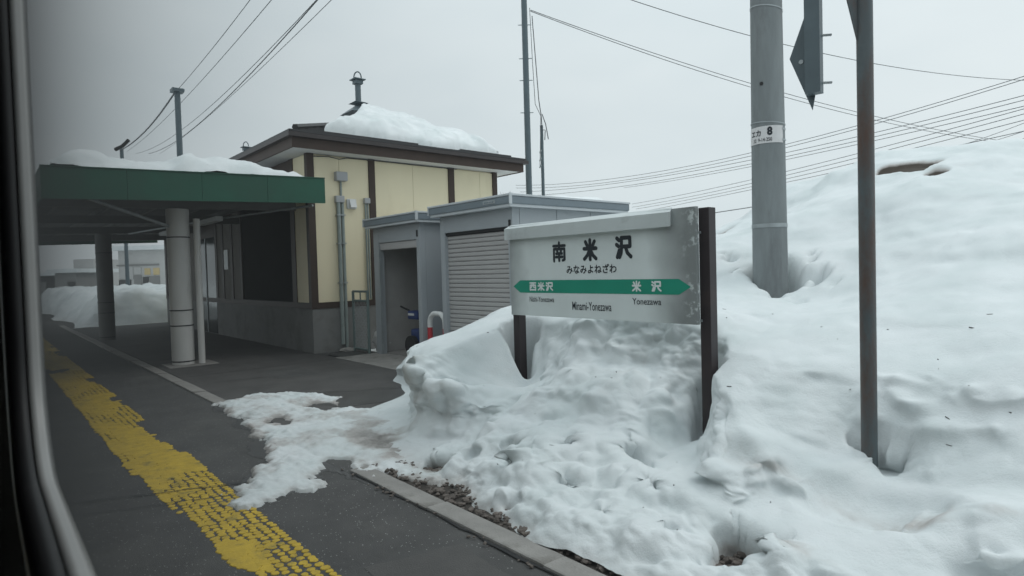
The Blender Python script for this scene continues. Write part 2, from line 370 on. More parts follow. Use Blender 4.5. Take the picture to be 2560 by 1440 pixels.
def flat_patch(name, pts, z, mat, parent):
    c = np.mean(pts, 0); n = len(pts); ring = []
    for i in range(n):
        a, b = np.array(pts[i]), np.array(pts[(i + 1) % n])
        for t in np.linspace(0, 1, 9)[:-1]: ring.append(a + (b - a) * t + np.array([random.uniform(-.015, .015), random.uniform(-.015, .015)]))
    return MB().add([(p[0], p[1], z) for p in ring], [tuple(range(len(ring)))]).build(name, mat, parent)
flat_patch('repair_patch', [(-7.0, 2.62), (-5.9, 2.72), (-5.75, 3.5), (-6.5, 3.75)], .0085, 'wet', yard)
flat_patch('repair_patch', [(-9.1, 3.0), (-8.2, 2.95), (-8.15, 3.5), (-9.05, 3.55)], .0085, 'asphalt', yard)
flat_patch('damp_stain', [(-10.0, 4.42), (-9.45, 4.45), (-9.5, 4.9), (-10.2, 4.95)], .0165, 'wet', yard)
flat_patch('repair_patch', [(-2.6, 1.3), (-1.2, 1.28), (-1.15, 1.72), (-2.5, 1.75)], .0022, 'yard', plat)
# yellow warning line: worn paint on rows of low round studs
def yellow_line():
    m = MB(); rows = [.783 + .047 * k for k in range(9)]
    xs = np.arange(-26, .2, .047); pts = []
    for j, y in enumerate(rows):
        for i, x in enumerate(xs): pts.append((x + (.0235 if j % 2 else 0) + random.uniform(-.008, .008), y + random.uniform(-.007, .007), 0))
    a = np.array(pts); wear = fbm(a * np.array([1.1, 2.4, 1]), 5, 4); big = fbm(a * np.array([2.2, 3.0, 1]) + 9, 31, 3)
    for p, wv, bg in zip(pts, wear, big):
        lo_ = min(.93, max(.77, .878 + .045 * (p[0] + 2.94)))
        if p[1] < lo_ or p[1] > 1.20: continue
        edge = min(p[1] - lo_ + .03, 1.23 - p[1])
        lvl = wv + .30 + min(0, (edge - .08) * 4) - (.28 if p[1] > 1.05 and -3.6 < p[0] < -2.2 else 0) + (.25 if p[0] < -4.4 and p[1] < 1.1 else 0)
        if lvl < -.12: continue
        solid = bg + (.35 if p[0] < -4.3 else 0) + (.25 if p[1] < .98 else -.15) > .42
        r = (.034 if solid else .0195 + .004 * min(1, max(0, lvl))) + random.uniform(-.003, .003); n = 10; ph = random.uniform(0, 6.3); zt = .0034 + random.uniform(0, .0012)
        ring = []
        for k in range(n):
            an = ph + 2 * math.pi * k / n; q = r * random.uniform(.86, 1.14)
            ring.append((p[0] + q * 1.05 * math.cos(an), p[1] + q * math.sin(an)))
        v = [(x, y, .001) for x, y in ring] + [(p[0] + (x - p[0]) * .9, p[1] + (y - p[1]) * .9, zt) for x, y in ring]
        m.add(v, [(k, (k + 1) % n, n + (k + 1) % n, n + k) for k in range(n)] + [tuple(range(n, 2 * n))])
    o = m.build('yellow_warning_line', 'yellow', plat); o['kind'] = 'stuff'
yellow_line()

# gravel behind the kerb
def gravel():
    bm = bmesh.new(); bmesh.ops.create_icosphere(bm, subdivisions=1, radius=1); base = np.array([v.co[:] for v in bm.verts]); fc = np.array([[v.index for v in f.verts] for f in bm.faces]); bm.free()
    V, Q = [], []; rs = np.random.RandomState(3)
    for i in range(3600):
        x = rs.uniform(-4.0, .2); y = rs.uniform(2.03, 2.95); r = rs.uniform(.008, .021)
        if rs.rand() < .012: y = rs.uniform(1.82, 1.88); r *= .6
        q = base * rs.uniform(.7, 1.25, (len(base), 1)) * r * np.array([rs.uniform(.8, 1.5), rs.uniform(.8, 1.3), rs.uniform(.5, .8)])
        a = rs.uniform(0, 6.28); c, s_ = math.cos(a), math.sin(a); q = q @ np.array([[c, s_, 0], [-s_, c, 0], [0, 0, 1]])
        V.append(q + np.array([x, y, .004 + r * .35 + rs.uniform(0, .012)])); Q.append(fc + len(base) * i)
    me = mesh_np('gravel', np.concatenate(V), np.concatenate(Q), False)
    tag(link('gravel', me, 'gravel'), 'dark brown gravel showing between the kerb and the snow', None, None, 'stuff')
gravel()

# ------------------------------------------------------------------ snow bank
# each row: x, then the cross-section of the ploughed snow as eleven points (y, z): toe, loose clumps, foot of the cut face,
# undercut, brow, upper slope ... ridge; the rows are joined point to point
KEYS = [
 (-7.4, (4.1,-.10),(4.2,-.05),(4.3,-.03),(4.35,0),(4.4,.05),(4.6,.12),(5,.2),(6,.2),(7.5,.3),(9,.6),(13,.6)),
 (-6.7, (3.5,-.10),(3.6,-.03),(3.85,0),(3.92,.08),(3.90,.20),(4.1,.34),(4.5,.38),(5.5,.42),(7.5,.6),(9,.9),(13,.9)),
 (-6.1, (3.2,-.10),(3.4,-.03),(3.70,.03),(3.76,.10),(3.80,.24),(3.95,.40),(4.25,.53),(5,.6),(7,.8),(9,1.2),(13,1.2)),
 (-5.5, (2.5,-.04),(2.85,.015),(3.46,.06),(3.53,.17),(3.56,.35),(3.72,.53),(4.05,.72),(5,.78),(7,1.1),(9,1.6),(13,1.7)),
 (-5.0, (2.02,.005),(2.5,.03),(3.07,.09),(3.15,.26),(3.14,.52),(3.34,.69),(3.9,.87),(5,.98),(7,1.4),(9,1.95),(13,2)),
 (-4.6, (2.02,.01),(2.4,.03),(2.76,.08),(2.88,.28),(2.79,.62),(3.05,.77),(3.9,.98),(5,1.10),(7,1.6),(9,2.1),(13,2.2)),
 (-4.15,(2.02,.0),(2.3,.035),(2.56,.09),(2.68,.28),(2.60,.62),(2.95,.72),(3.8,.98),(5,1.18),(7,1.75),(9,2.4),(13,2.5)),
 (-3.85,(2.05,-.02),(2.3,.04),(2.56,.10),(2.68,.26),(2.64,.50),(3.44,.32),(3.78,.90),(5,1.25),(7,1.8),(9,2.45),(13,2.55)),
 (-3.5, (2.15,-.03),(2.35,.08),(2.62,.16),(2.78,.27),(2.92,.40),(3.50,.46),(3.80,.95),(5,1.3),(7,1.88),(9,2.55),(13,2.65)),
 (-3.25,(2.12,-.03),(2.3,.10),(2.68,.21),(2.88,.28),(3.06,.44),(3.48,.66),(3.78,.97),(5,1.33),(7,1.92),(9,2.66),(13,2.7)),
 (-2.9, (2.08,-.03),(2.28,.11),(2.72,.24),(2.98,.31),(3.18,.46),(3.52,.68),(3.76,.98),(5.1,1.16),(7,1.95),(9,2.74),(13,2.8)),
 (-2.5, (2.04,-.02),(2.25,.11),(2.7,.21),(3.0,.26),(3.26,.38),(3.60,.60),(3.78,.93),(5.2,1.08),(7,1.97),(9,2.74),(13,2.8)),
 (-2.25,(2.0,.0),(2.2,.10),(2.7,.19),(3.05,.20),(3.42,.22),(3.70,.48),(3.82,.86),(5.2,1.05),(7,1.97),(9,2.72),(13,2.8)),
 (-2.12,(2.0,.0),(2.2,.10),(2.7,.18),(3.06,.20),(3.41,.28),(3.48,.66),(3.7,.79),(5.2,1.05),(7,2.0),(9,2.72),(13,2.8)),
 (-1.98,(2.0,.01),(2.2,.10),(2.65,.19),(2.98,.24),(3.19,.37),(3.36,.61),(3.68,.78),(5.2,1.06),(7,2.0),(9,2.72),(13,2.8)),
 (-1.8, (2.0,.02),(2.25,.11),(2.62,.19),(2.88,.25),(3.04,.38),(3.25,.52),(3.66,.75),(5.3,1.12),(7,1.97),(9,2.70),(13,2.8)),
 (-1.4, (2.0,.03),(2.2,.09),(2.5,.14),(2.76,.20),(2.94,.28),(3.34,.34),(3.74,.72),(5.3,1.20),(7,1.93),(9,2.56),(13,2.6)),
 (-1.1, (2.0,.02),(2.25,.09),(2.5,.14),(2.78,.19),(2.96,.22),(3.36,.27),(3.74,.70),(5.2,1.20),(7,1.9),(9,2.44),(13,2.5)),
 (-.4,  (2.0,.0),(2.4,.10),(2.7,.16),(2.9,.22),(3.05,.30),(3.3,.39),(3.9,.80),(5.2,1.25),(7,1.88),(9,2.32),(13,2.4)),
 (1.2,  (2.0,.0),(2.4,.10),(2.7,.16),(2.9,.22),(3.05,.30),(3.3,.40),(3.9,.80),(5.2,1.25),(7,1.88),(9,2.32),(13,2.4)),
]
SEG = [26, 44, 20, 34, 40, 44, 52, 44, 44, 14]
POST_R, POST_L, THIN, UPOLE = (-2.19, 3.55), (-4.03, 3.55), (-1.215, 3.45), (-2.72, 5.43)
def snow_bank():
    xs = np.concatenate([np.arange(-7.4, -6.4, .025), np.arange(-6.4, -.3, .0125), np.arange(-.3, 1.2, .03)])
    kx = np.array([k[0] for k in KEYS]); K = np.array([k[1:] for k in KEYS], float)          # station, key, (y z)
    i = np.clip(np.searchsorted(kx, xs) - 1, 0, len(kx) - 2); t = np.clip((xs - kx[i]) / (kx[i + 1] - kx[i]), 0, 1)
    t = (.5 * t + .5 * t * t * (3 - 2 * t))[:, None, None]
    KK = K[i] * (1 - t) + K[i + 1] * t                                                       # x, key, 2
    tt = np.concatenate([k + np.linspace(0, 1, n, endpoint=False) for k, n in enumerate(SEG)] + [[len(SEG)]])
    a = np.minimum(np.floor(tt).astype(int), len(SEG) - 1); f = (tt - a)[None, :, None]
    prof = KK[:, a] * (1 - f) + KK[:, a + 1] * f                                             # x, sample, 2
    ker = np.array([1, 3, 6, 7, 6, 3, 1.]); ker /= ker.sum()
    for _ in range(2):
        pad = np.pad(prof, ((0, 0), (3, 3), (0, 0)), 'edge'); prof = sum(ker[k] * pad[:, k:k + prof.shape[1]] for k in range(7))
    nu, nv = prof.shape[:2]; x = np.repeat(xs, nv); y = prof[:, :, 0].ravel().copy(); z = prof[:, :, 1].ravel().copy(); key = np.tile(tt, nu)
    p2 = np.stack([x, y, z], 1)
    near = np.minimum(np.hypot(x - POST_R[0], y - POST_R[1]), np.hypot(x - POST_L[0], y - POST_L[1])); calm = sstep(.08, .5, near)
    x = x + .07 * fbm(p2 * 1.7, 11, 3) * calm * sstep(1, 2, key) * sstep(-5.8, -4.8, x); y = y + (.075 * fbm(p2 * 1.7 + 5, 12, 3) * sstep(1.2, 2, key) + .05 * fbm(p2 * np.array([2.6, 0, 0]) + 4, 13, 3) * (1 - sstep(.2, 1.3, key))) * calm
    z = z + .09 * fbm(p2 * .55, 17, 3) * sstep(3.6, 6, y) * sstep(.5, 1.6, np.hypot(x - UPOLE[0], y - UPOLE[1]))
    cutm = np.exp(-((key - 3.3) / .7) ** 2) * sstep(-2.05, -1.8, np.repeat(xs, nv))          # uneven hollows under the right bank's brow
    y = y + cutm * (.16 * fbm(np.stack([np.repeat(xs, nv) * 2.3, 0 * x, key * .4], 1), 15, 3) + .03)
    z = z + np.exp(-((key - 4.1) / .5) ** 2) * .07 * fbm(np.stack([np.repeat(xs, nv) * 2.8, 0 * x + 3, 0 * x], 1), 16, 3) * calm
    br = np.exp(-((key - 4.2) / .55) ** 2) * (1 - sstep(-3.6, -3.2, x)) * sstep(-5.1, -4.5, x) * calm; y = y + br * .10 * fbm(np.stack([x * 4.5, 0 * x + 7, z * 3], 1), 18, 3); z = z + br * .06 * fbm(np.stack([x * 5, 0 * x + 9, y * 3], 1), 19, 3)
    p2 = np.stack([x, y, 0 * x], 1)
    def well(c, rad, depth_z, sx=1., cxo=0., cyo=0.):
        nonlocal z
        d = np.hypot((x - c[0] - cxo) / sx, y - c[1] - cyo); k = 1 - sstep(rad * .5, rad, d * (1 + .45 * fbm(p2 * 6, 41, 3)))
        z = z * (1 - k) + np.minimum(z, depth_z) * k
    well(THIN, .16, .25, 1.05, .015, .01); well(UPOLE, .30, .98, 1.2, .06, .0)
    well(POST_R, .16, .17, .8, -.06, .0); well(POST_L, .17, .34, .9, 0, .02)
    for fx, fy, r, dz in ((-2.42, 2.44, .075, .13), (-1.98, 2.66, .08, .08), (-2.05, 2.32, .06, .06), (-2.72, 2.78, .10, .08), (-1.72, 2.36, .07, .05), (-2.3, 2.95, .12, .08), (-3.05, 2.62, .07, .07), (-3.3, 2.42, .05, .06), (-2.6, 2.2, .05, .05), (-2.85, 2.42, .06, .05)):
        d = np.hypot((x - fx) / 1.15, y - fy) * (1 + .25 * fbm(p2 * 8, 43, 2)); z = z - dz * (1 - sstep(r * .5, r * 1.3, d)) + dz * .18 * np.exp(-((d - r * 1.5) / (r * .5)) ** 2)
    d = np.hypot((x + 3.50) / .13, (y - 2.33) / .10) + .4 * fbm(p2 * 7, 44, 3); z = z - .14 * (1 - sstep(.5, 1.3, d))
    d = np.hypot((x + 1.42) / .17, (y - 2.50) / .12) + .5 * fbm(p2 * 7, 45, 3); hole = 1 - sstep(.5, 1.5, d); z = z * (1 - hole) - .035 * hole
    V = np.stack([x, y, z], 1).reshape(nu, nv, 3)
    def normals(V):
        N = np.cross(np.gradient(V, axis=0), np.gradient(V, axis=1)); return (N / (np.linalg.norm(N, axis=2, keepdims=True) + 1e-12)).reshape(-1, 3)
    N = normals(V); V = V.reshape(-1, 3)
    toe = (1 - sstep(1.6, 2.6, key)) * sstep(-3.75, -3.3, x)
    face = sstep(.12, .6, 1 - N[:, 2]) * (1 - sstep(6.6, 7.2, key)); back = sstep(6.2, 7.2, key); shelf = sstep(4.4, 5, key) * (1 - back)
    left = 1 - sstep(-3.9, -3.4, x); basin = sstep(-3.95, -3.6, x) * (1 - sstep(-2.4, -2.2, x)) * sstep(1.6, 2.4, key) * (1 - sstep(6, 6.6, key))
    B0 = fbm(V * 1.5 + 2, 20, 2); B1 = billow(V * 3.3 + 3, 21, 3, .42); B2 = billow(V * 8.5 + 1, 22, 3); B3 = billow(V * 21, 23, 2)
    S1 = fbm(V * np.array([2.2, 2.2, 10.]), 24, 3)
    thin = sstep(-.02, .12, z)
    A = .045 * face * B0 + (.085 * face * (.7 + .05 * left) * (.45 + .55 * sstep(-5.3, -4.7, x)) + .050 * toe + .010 + .035 * basin) * B1 + (.020 * face + .002 + .012 * toe + .008 * basin) * B2 + (.0012 + .003 * toe + .0038 * face) * B3 + .020 * S1 * face * (1 - left) + back * .022 * fbm(V * np.array([.6, .8, 5.]), 26, 4)
    A = A * (.25 + .75 * thin) * (1 - .75 * left * shelf) * (1 - hole) * (.3 + .7 * sstep(.1, .35, near)) * (.15 + .85 * sstep(-5.7, -4.8, x))
    # soft melted hollows along the foot of the right bank
    zone = sstep(-2.0, -1.75, x) * sstep(1.7, 2.4, key) * (1 - sstep(4.3, 5.2, key))
    hol = sstep(-.1, .7, fbm(V * np.array([1.9, 2.6, 4.]) + 13, 33, 2)) * zone
    A = A - .075 * hol * (1 - hole)
    G = (V + N * A[:, None]).reshape(nu, nv, 3)
    for _ in range(1):          # old snow has no sharp creases: relax the grid a little
        H = G.copy(); H[1:-1, 1:-1] = .4 * G[1:-1, 1:-1] + .15 * (G[:-2, 1:-1] + G[2:, 1:-1] + G[1:-1, :-2] + G[1:-1, 2:]); G = H
    V = G.reshape(-1, 3); x, y, z = V.T
    dirt = .45 * (1 - sstep(.0, .10, z)) * (1 - sstep(2.6, 3.2, y))
    dirt = dirt + .55 * np.exp(-(((x + 4.3) / 1.0) ** 2 + ((y - 2.35) / .35) ** 2)) * sstep(-.1, .5, fbm(p2 * 3, 51, 3) + .25)
    st = sstep(.0, .5, fbm(V * np.array([1.5, 2.5, 5.]), 52, 4) + .1)
    dirt += .14 * hol + .45 * st * sstep(-2.0, -1.2, x) * sstep(1.6, 2.2, key) * (1 - sstep(3.9, 4.6, key))
    dirt += .25 * np.exp(-(((x + 2.78) / .07) ** 2 + ((z - .62) / .18) ** 2)) * (y < 4)
    dirt += .16 * sstep(.2, .7, fbm(V * np.array([2., 2., 6.]), 58, 4)) * face
    for (sx_, sy_, ax, ay, h_) in ((-2.37, 8.05, .33, .24, 1.5), (-2.03, 7.65, .13, .2, 1.3), (-4.5, 8.6, .22, .22, 1.0), (-4.3, 7.3, .18, .2, .8), (-3.45, 9.0, .25, .25, .8)):
        d = np.hypot((x - sx_) / ax, (y - sy_) / ay) + .4 * fbm(p2 * 4, 61, 3)
        k = 1 - sstep(.6, 1.1, d); dirt = np.maximum(dirt, k * h_); V[:, 2] -= .07 * k
    dirt += .10 * sstep(.15, .6, fbm(V * np.array([.8, 1.2, 4.]), 57, 4)) * back
    q = grid_mesh('s', V, nu, nv); keep = (V[q][:, :, 2].max(1) > -.05)
    me = mesh_np('snow_bank', V, q[keep]); set_attr(me, 'dirt', np.clip(dirt, 0, 1.6))
    structure(link('snow_bank', me, 'snow'), 'tall ploughed bank of old snow behind the platform kerb')
snow_bank()

def in_poly(x, y, poly):
    c = np.zeros(len(x), bool); n = len(poly)
    for i in range(n):
        (x0, y0), (x1, y1) = poly[i], poly[(i + 1) % n]
        k = ((y0 > y) != (y1 > y)) & (x < (x1 - x0) * (y - y0) / (y1 - y0 + 1e-12) + x0); c ^= k
    return c
def poly_dist(x, y, poly):      # signed, positive inside
    d = np.full(len(x), 9.)
    for i in range(len(poly)):
        a = np.array(poly[i]); b = np.array(poly[(i + 1) % len(poly)]); ab = b - a
        t = np.clip(((x - a[0]) * ab[0] + (y - a[1]) * ab[1]) / (ab @ ab), 0, 1)
        d = np.minimum(d, np.hypot(x - a[0] - t * ab[0], y - a[1] - t * ab[1]))
    return np.where(in_poly(x, y, poly), d, -d)
def snow_patch():
    poly = [(-7.06, 1.90), (-7.25, 2.38), (-7.0, 2.75), (-6.35, 2.93), (-5.9, 2.75), (-5.5, 2.95), (-4.9, 2.95), (-3.6, 2.7), (-3.15, 2.35), (-3.35, 2.12), (-3.85, 2.05), (-4.02, 2.0), (-3.70, 1.93), (-3.92, 1.86), (-4.15, 1.80), (-4.05, 1.66), (-3.82, 1.60), (-3.74, 1.24), (-3.78, 1.13), (-4.05, 1.10), (-4.10, 1.2), (-4.26, 1.31), (-4.56, 1.54), (-5.1, 1.70), (-6.2, 1.84)]
    xs = np.arange(-7.4, -3.0, .014); ys = np.arange(1.0, 3.1, .014); X, Y = np.meshgrid(xs, ys, indexing='ij'); nu, nv = X.shape; x, y = X.ravel(), Y.ravel()
    p = np.stack([x, y, 0 * x], 1)
    d0 = poly_dist(x, y, poly); d = d0 + .055 * fbm(p * np.array([5., 7., 1]), 71, 6, .68)
    for hx, hy, r in ((-5.75, 2.05, .10), (-4.1, 1.88, .09), (-6.05, 2.65, .14), (-3.62, 2.35, .10)):
        d = np.minimum(d, np.hypot((x - hx) / 1.6, y - hy) - r + .05 * fbm(p * 9, 72, 3))
    z = np.where(d > 0, .004 + .036 * (np.clip(d, 0, .5) / .35) ** .6, -.02) + np.where(d > 0, 1, 0) * (.012 * billow(p * np.array([7, 9, 1.]), 73, 3) + .005 * billow(p * 26, 74, 2)) * np.clip(d / .06, 0, 1)
    z += .008
    wet = d0 + .09 * fbm(p * 2.2 + 3, 77, 4) + .05 - 9 * (y > 1.86); qq = grid_mesh('s', p, nu, nv); kw = wet[qq].min(1) > 0
    structure(link('wet_margin', mesh_np('wet_margin', p + np.array([0, 0, .0024]), qq[kw]), 'wet'), 'wet dark asphalt round the melting snow patch')
    V = np.stack([x, y, z], 1); q = grid_mesh('s', V, nu, nv); keep = (z[q].max(1) > 0)
    me = mesh_np('snow_patch', V, q[keep]); dirt = .12 + .34 * sstep(-.2, .6, fbm(p * 3.5, 75, 4)) + .30 * (1 - sstep(.0, .08, d)) + .35 * sstep(-5.2, -4.2, x) * sstep(2.05, 2.3, y)
    set_attr(me, 'dirt', np.clip(dirt, 0, .8))
    structure(link('snow_patch', me, 'snow'), 'thin dirty patch of melting snow lying across the platform')
snow_patch()

def snow_field(name, label, x0, x1, y0, y1, step, hf, seed, dirt=.1):
    xs = np.arange(x0, x1, step); ys = np.arange(y0, y1, step); X, Y = np.meshgrid(xs, ys, indexing='ij'); nu, nv = X.shape; x, y = X.ravel(), Y.ravel()
    p = np.stack([x, y, 0 * x], 1); z = hf(x, y); rough = sstep(0, .25, z)
    z = z + rough * (.10 * billow(p * 1.3, seed, 3) + .03 * billow(p * 5, seed + 3, 2)); V = np.stack([x, y, z], 1)
    q = grid_mesh('s', V, nu, nv); me = mesh_np(name, V, q[z[q].max(1) > -.04]); set_attr(me, 'dirt', dirt * sstep(0, .6, fbm(p * .8, seed + 5, 4) + .2) + .3 * (1 - sstep(0, .25, z)))
    return structure(link(name, me, 'snow'), label)
snow_field('far_snow_bank', 'grey shovelled snow bank past the end of the canopy', -46, -21.8, 2.02, 9, .09,
           lambda x, y: -.1 + .95 * sstep(-21.9, -23.2, x) * sstep(2.0, 3.2, y) + .12 * np.sin(x * .9 + y), 81)

# ------------------------------------------------------------------ station house
hs = thing('station_house', 'cream and brown station house with snow on its hipped roof', 'building', (-15.7, 6.4, 0))
X0, X1, Y0, Y1 = -21.2, -10.34, 4.36, 8.55           # walls
ZB, ZT = .88, 3.46                                    # top of the plinth, soffit
MB().box(X0, X1, Y0, Y1, -.02, .775).build('plinth', 'plinth', hs)
MB().box(X0 + .06, X1 - .06, Y0 + .06, Y1 - .06, .775, ZT).build('wall', 'cream', hs)
MB().box(X0 - .012, X1 + .012, Y0 - .012, Y1 + .012, .775, ZB).build('band', 'brown', hs)
for a, b in ((4.475, 4.94), (4.946, 5.512), (5.642, 6.46), (6.466, 7.29), (7.436, 8.10), (8.106, 8.44)):   # siding panels of the end wall
    MB().box(X1 - .07, X1 - .012, a, b, ZB + .002, ZT - .03).build('siding_panel', 'cream', hs)
for a, b in ((Y0 - .014, 4.47), (5.516, 5.638), (7.294, 7.432), (8.444, Y1 + .012)):
    MB().box(X1 - .10, X1 + .014, a, b, ZB - .002, ZT - .002).build('timber_post', 'brown', hs)
MB().box(-10.98, -10.45, Y0 + .004, Y0 + .07, ZB + .002, ZT - .01).build('siding_panel', 'cream', hs)
for a, b in ((-10.452, -10.34 - .012), (-11.17, -10.98), (-14.12, -13.98), (-14.75, -14.62), (-15.45, -15.3), (-15.95, -15.8), (-17.7, -17.55), (-19.4, -19.25), (-21.2, -21.0)):
    MB().box(a, b, Y0 - .010, Y0 + .07, ZB, ZT - .003).build('timber_post', 'brown', hs)
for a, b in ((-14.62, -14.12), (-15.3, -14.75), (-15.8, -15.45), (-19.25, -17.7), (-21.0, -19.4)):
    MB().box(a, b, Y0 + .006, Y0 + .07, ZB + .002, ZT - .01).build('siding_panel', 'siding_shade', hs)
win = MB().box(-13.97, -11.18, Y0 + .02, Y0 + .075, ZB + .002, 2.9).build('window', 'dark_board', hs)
MB().box(-13.97, -11.18, Y0 - .006, Y0 + .07, 2.902, ZT - .01).build('lintel_panel', 'brown', hs)
dr = MB().box(-17.54, -15.96, Y0 - .004, Y0 + .03, .02, 2.35).build('door', 'dark_glass', hs)
MB().box(-16.78, -16.72, Y0 - .02, Y0 - .005, .02, 2.35).build('door_stile', 'galv', dr)
MB().box(-17.54, -15.96, Y0 - .01, Y0 + .06, 2.352, ZT - .01).build('lintel_panel', 'brown', hs)
MB().box(-15.25, -14.95, Y0 - .01, Y0 + .005, 1.55, 2.0).build('notice', 'white_box', hs)
# soffit, fascia, gutter, hipped roof
OV = .42; ex0, ex1, ey0, ey1 = X0 - OV, X1 + OV, Y0 - OV, Y1 + OV
MB().box(ex0 + .02, ex1 - .02, ey0 + .02, ey1 - .02, ZT, ZT + .03).build('soffit', 'soffit', hs)
FZ0, FZ1 = ZT - .015, ZT + .20
fa = MB()
for (a0, a1, c0, c1) in ((ex0, ex1, ey0, ey0 + .03), (ex0, ex1, ey1 - .03, ey1), (ex0, ex0 + .03, ey0 + .03, ey1 - .03), (ex1 - .03, ex1, ey0 + .03, ey1 - .03)): fa.box(a0, a1, c0, c1, FZ0, FZ1)
fa.build('fascia', 'brown', hs)
gt = MB()
for (a0, a1, c0, c1) in ((ex0 - .08, ex1 + .08, ey0 - .08, ey0 - .002), (ex0 - .08, ex1 + .08, ey1 + .002, ey1 + .08), (ex0 - .08, ex0 - .002, ey0 - .002, ey1 + .002), (ex1 + .002, ex1 + .08, ey0 - .002, ey1 + .002)): gt.box(a0, a1, c0, c1, FZ1 - .05, FZ1 + .02)
gt.build('gutter', 'gutter', hs)
SL = .36; yc = (Y0 + Y1) / 2; half = yc - ey0; RZ = FZ1 + .03
def roof_pt(t, k, e):   # t 0..1 along, k 0..1 up the slope; e = which side
    pass
rx0, rx1, rz = ex0 + half, ex1 - half, RZ + SL * half
rf = MB().add([(ex0 - .05, ey0 - .05, RZ), (ex1 + .05, ey0 - .05, RZ), (ex1 + .05, ey1 + .05, RZ), (ex0 - .05, ey1 + .05, RZ), (rx0, yc, rz), (rx1, yc, rz)],
              [(0, 1, 5, 4), (1, 2, 5), (2, 3, 4, 5), (3, 0, 4), (0, 3, 2, 1)]).build('roof', 'brown_metal', hs)
# courses of the roof covering: overlapping strips up the two slopes in view
for side in ('end', 'front'):
    for i in range(11):
        k0, k1 = i / 11., (i + 1) / 11.
        a, b = k0 * half, k1 * half
        if side == 'end':
            q0 = [(ex1 + .055 - a, ey0 - .04 + a, RZ + SL * a), (ex1 + .055 - a, ey1 + .04 - a, RZ + SL * a), (ex1 + .05 - b, ey1 + .04 - b, RZ + SL * b), (ex1 + .05 - b, ey0 - .04 + b, RZ + SL * b)]
        else:
            q0 = [(ex0 - .04 + a, ey0 - .055 + a, RZ + SL * a), (ex1 + .04 - a, ey0 - .055 + a, RZ + SL * a), (ex1 + .04 - b, ey0 - .05 + b, RZ + SL * b), (ex0 - .04 + b, ey0 - .05 + b, RZ + SL * b)]
        up = [(x, y, z + (.035 if j < 2 else .006)) for j, (x, y, z) in enumerate(q0)]
        MB().hexa(q0, up).build('roof_course', 'brown_metal', rf)
h0 = np.array([ex1 + .05, ey0 - .05, RZ + .05]); h1 = np.array([rx1, yc, rz + .05])
MB().tube([h0 + (h1 - h0) * .06, h0 + (h1 - h0) * .5, h1], .055, 6, True, False).build('hip_cap', 'brown_metal', rf)
# conduits and boxes on the end wall
xw = X1 - .012
def wallbox(name, y0, y1, z0, z1, dep, mat, ch=.012): return MB().box(xw, xw + dep, y0, y1, z0, z1, ch).build(name, mat, hs)
wallbox('junction_box', 4.84, 5.05, 3.01, 3.17, .12, 'grey_box'); wallbox('junction_box', 4.83, 4.99, 2.63, 2.75, .09, 'grey_box'); wallbox('junction_box', 5.39, 5.50, 2.64, 2.74, .08, 'grey_box')
for y, r, za, zb in ((4.885, .035, .12, 2.64), (4.965, .028, .02, 2.64), (4.95, .02, 2.74, 3.02), (5.42, .016, .9, 2.65), (5.465, .016, .9, 2.65)):
    MB().tube([(xw + r + .012, y, za), (xw + r + .012, y, zb)], r, 10).build('conduit', 'conduit', hs)
for zz in (1.2, 1.9, 2.4): MB().box(xw, xw + .09, 4.84, 5.0, zz, zz + .02).build('pipe_clip', 'galv', hs)
vh = wallbox('vent_hood', 5.055, 5.24, 2.53, 2.71, .05, 'white_box', .02)
MB().hexa([(xw + .05, 5.08, 2.55), (xw + .05, 5.215, 2.55), (xw + .05, 5.215, 2.69), (xw + .05, 5.08, 2.69)], [(xw + .13, 5.09, 2.55), (xw + .13, 5.205, 2.55), (xw + .08, 5.205, 2.69), (xw + .08, 5.09, 2.69)]).build('hood_cowl', 'white_box', vh)
MB().tube([(xw + .01, Y0 + .1, ZT - .05), (xw + .02, 4.75, ZT - .03), (xw + .02, 4.95, ZT - .06), (xw + .02, 5.1, ZT - .02), (xw + .02, 5.6, ZT - .015), (xw + .02, 7.5, ZT - .02)], .008, 5).build('cable', 'wire', hs)

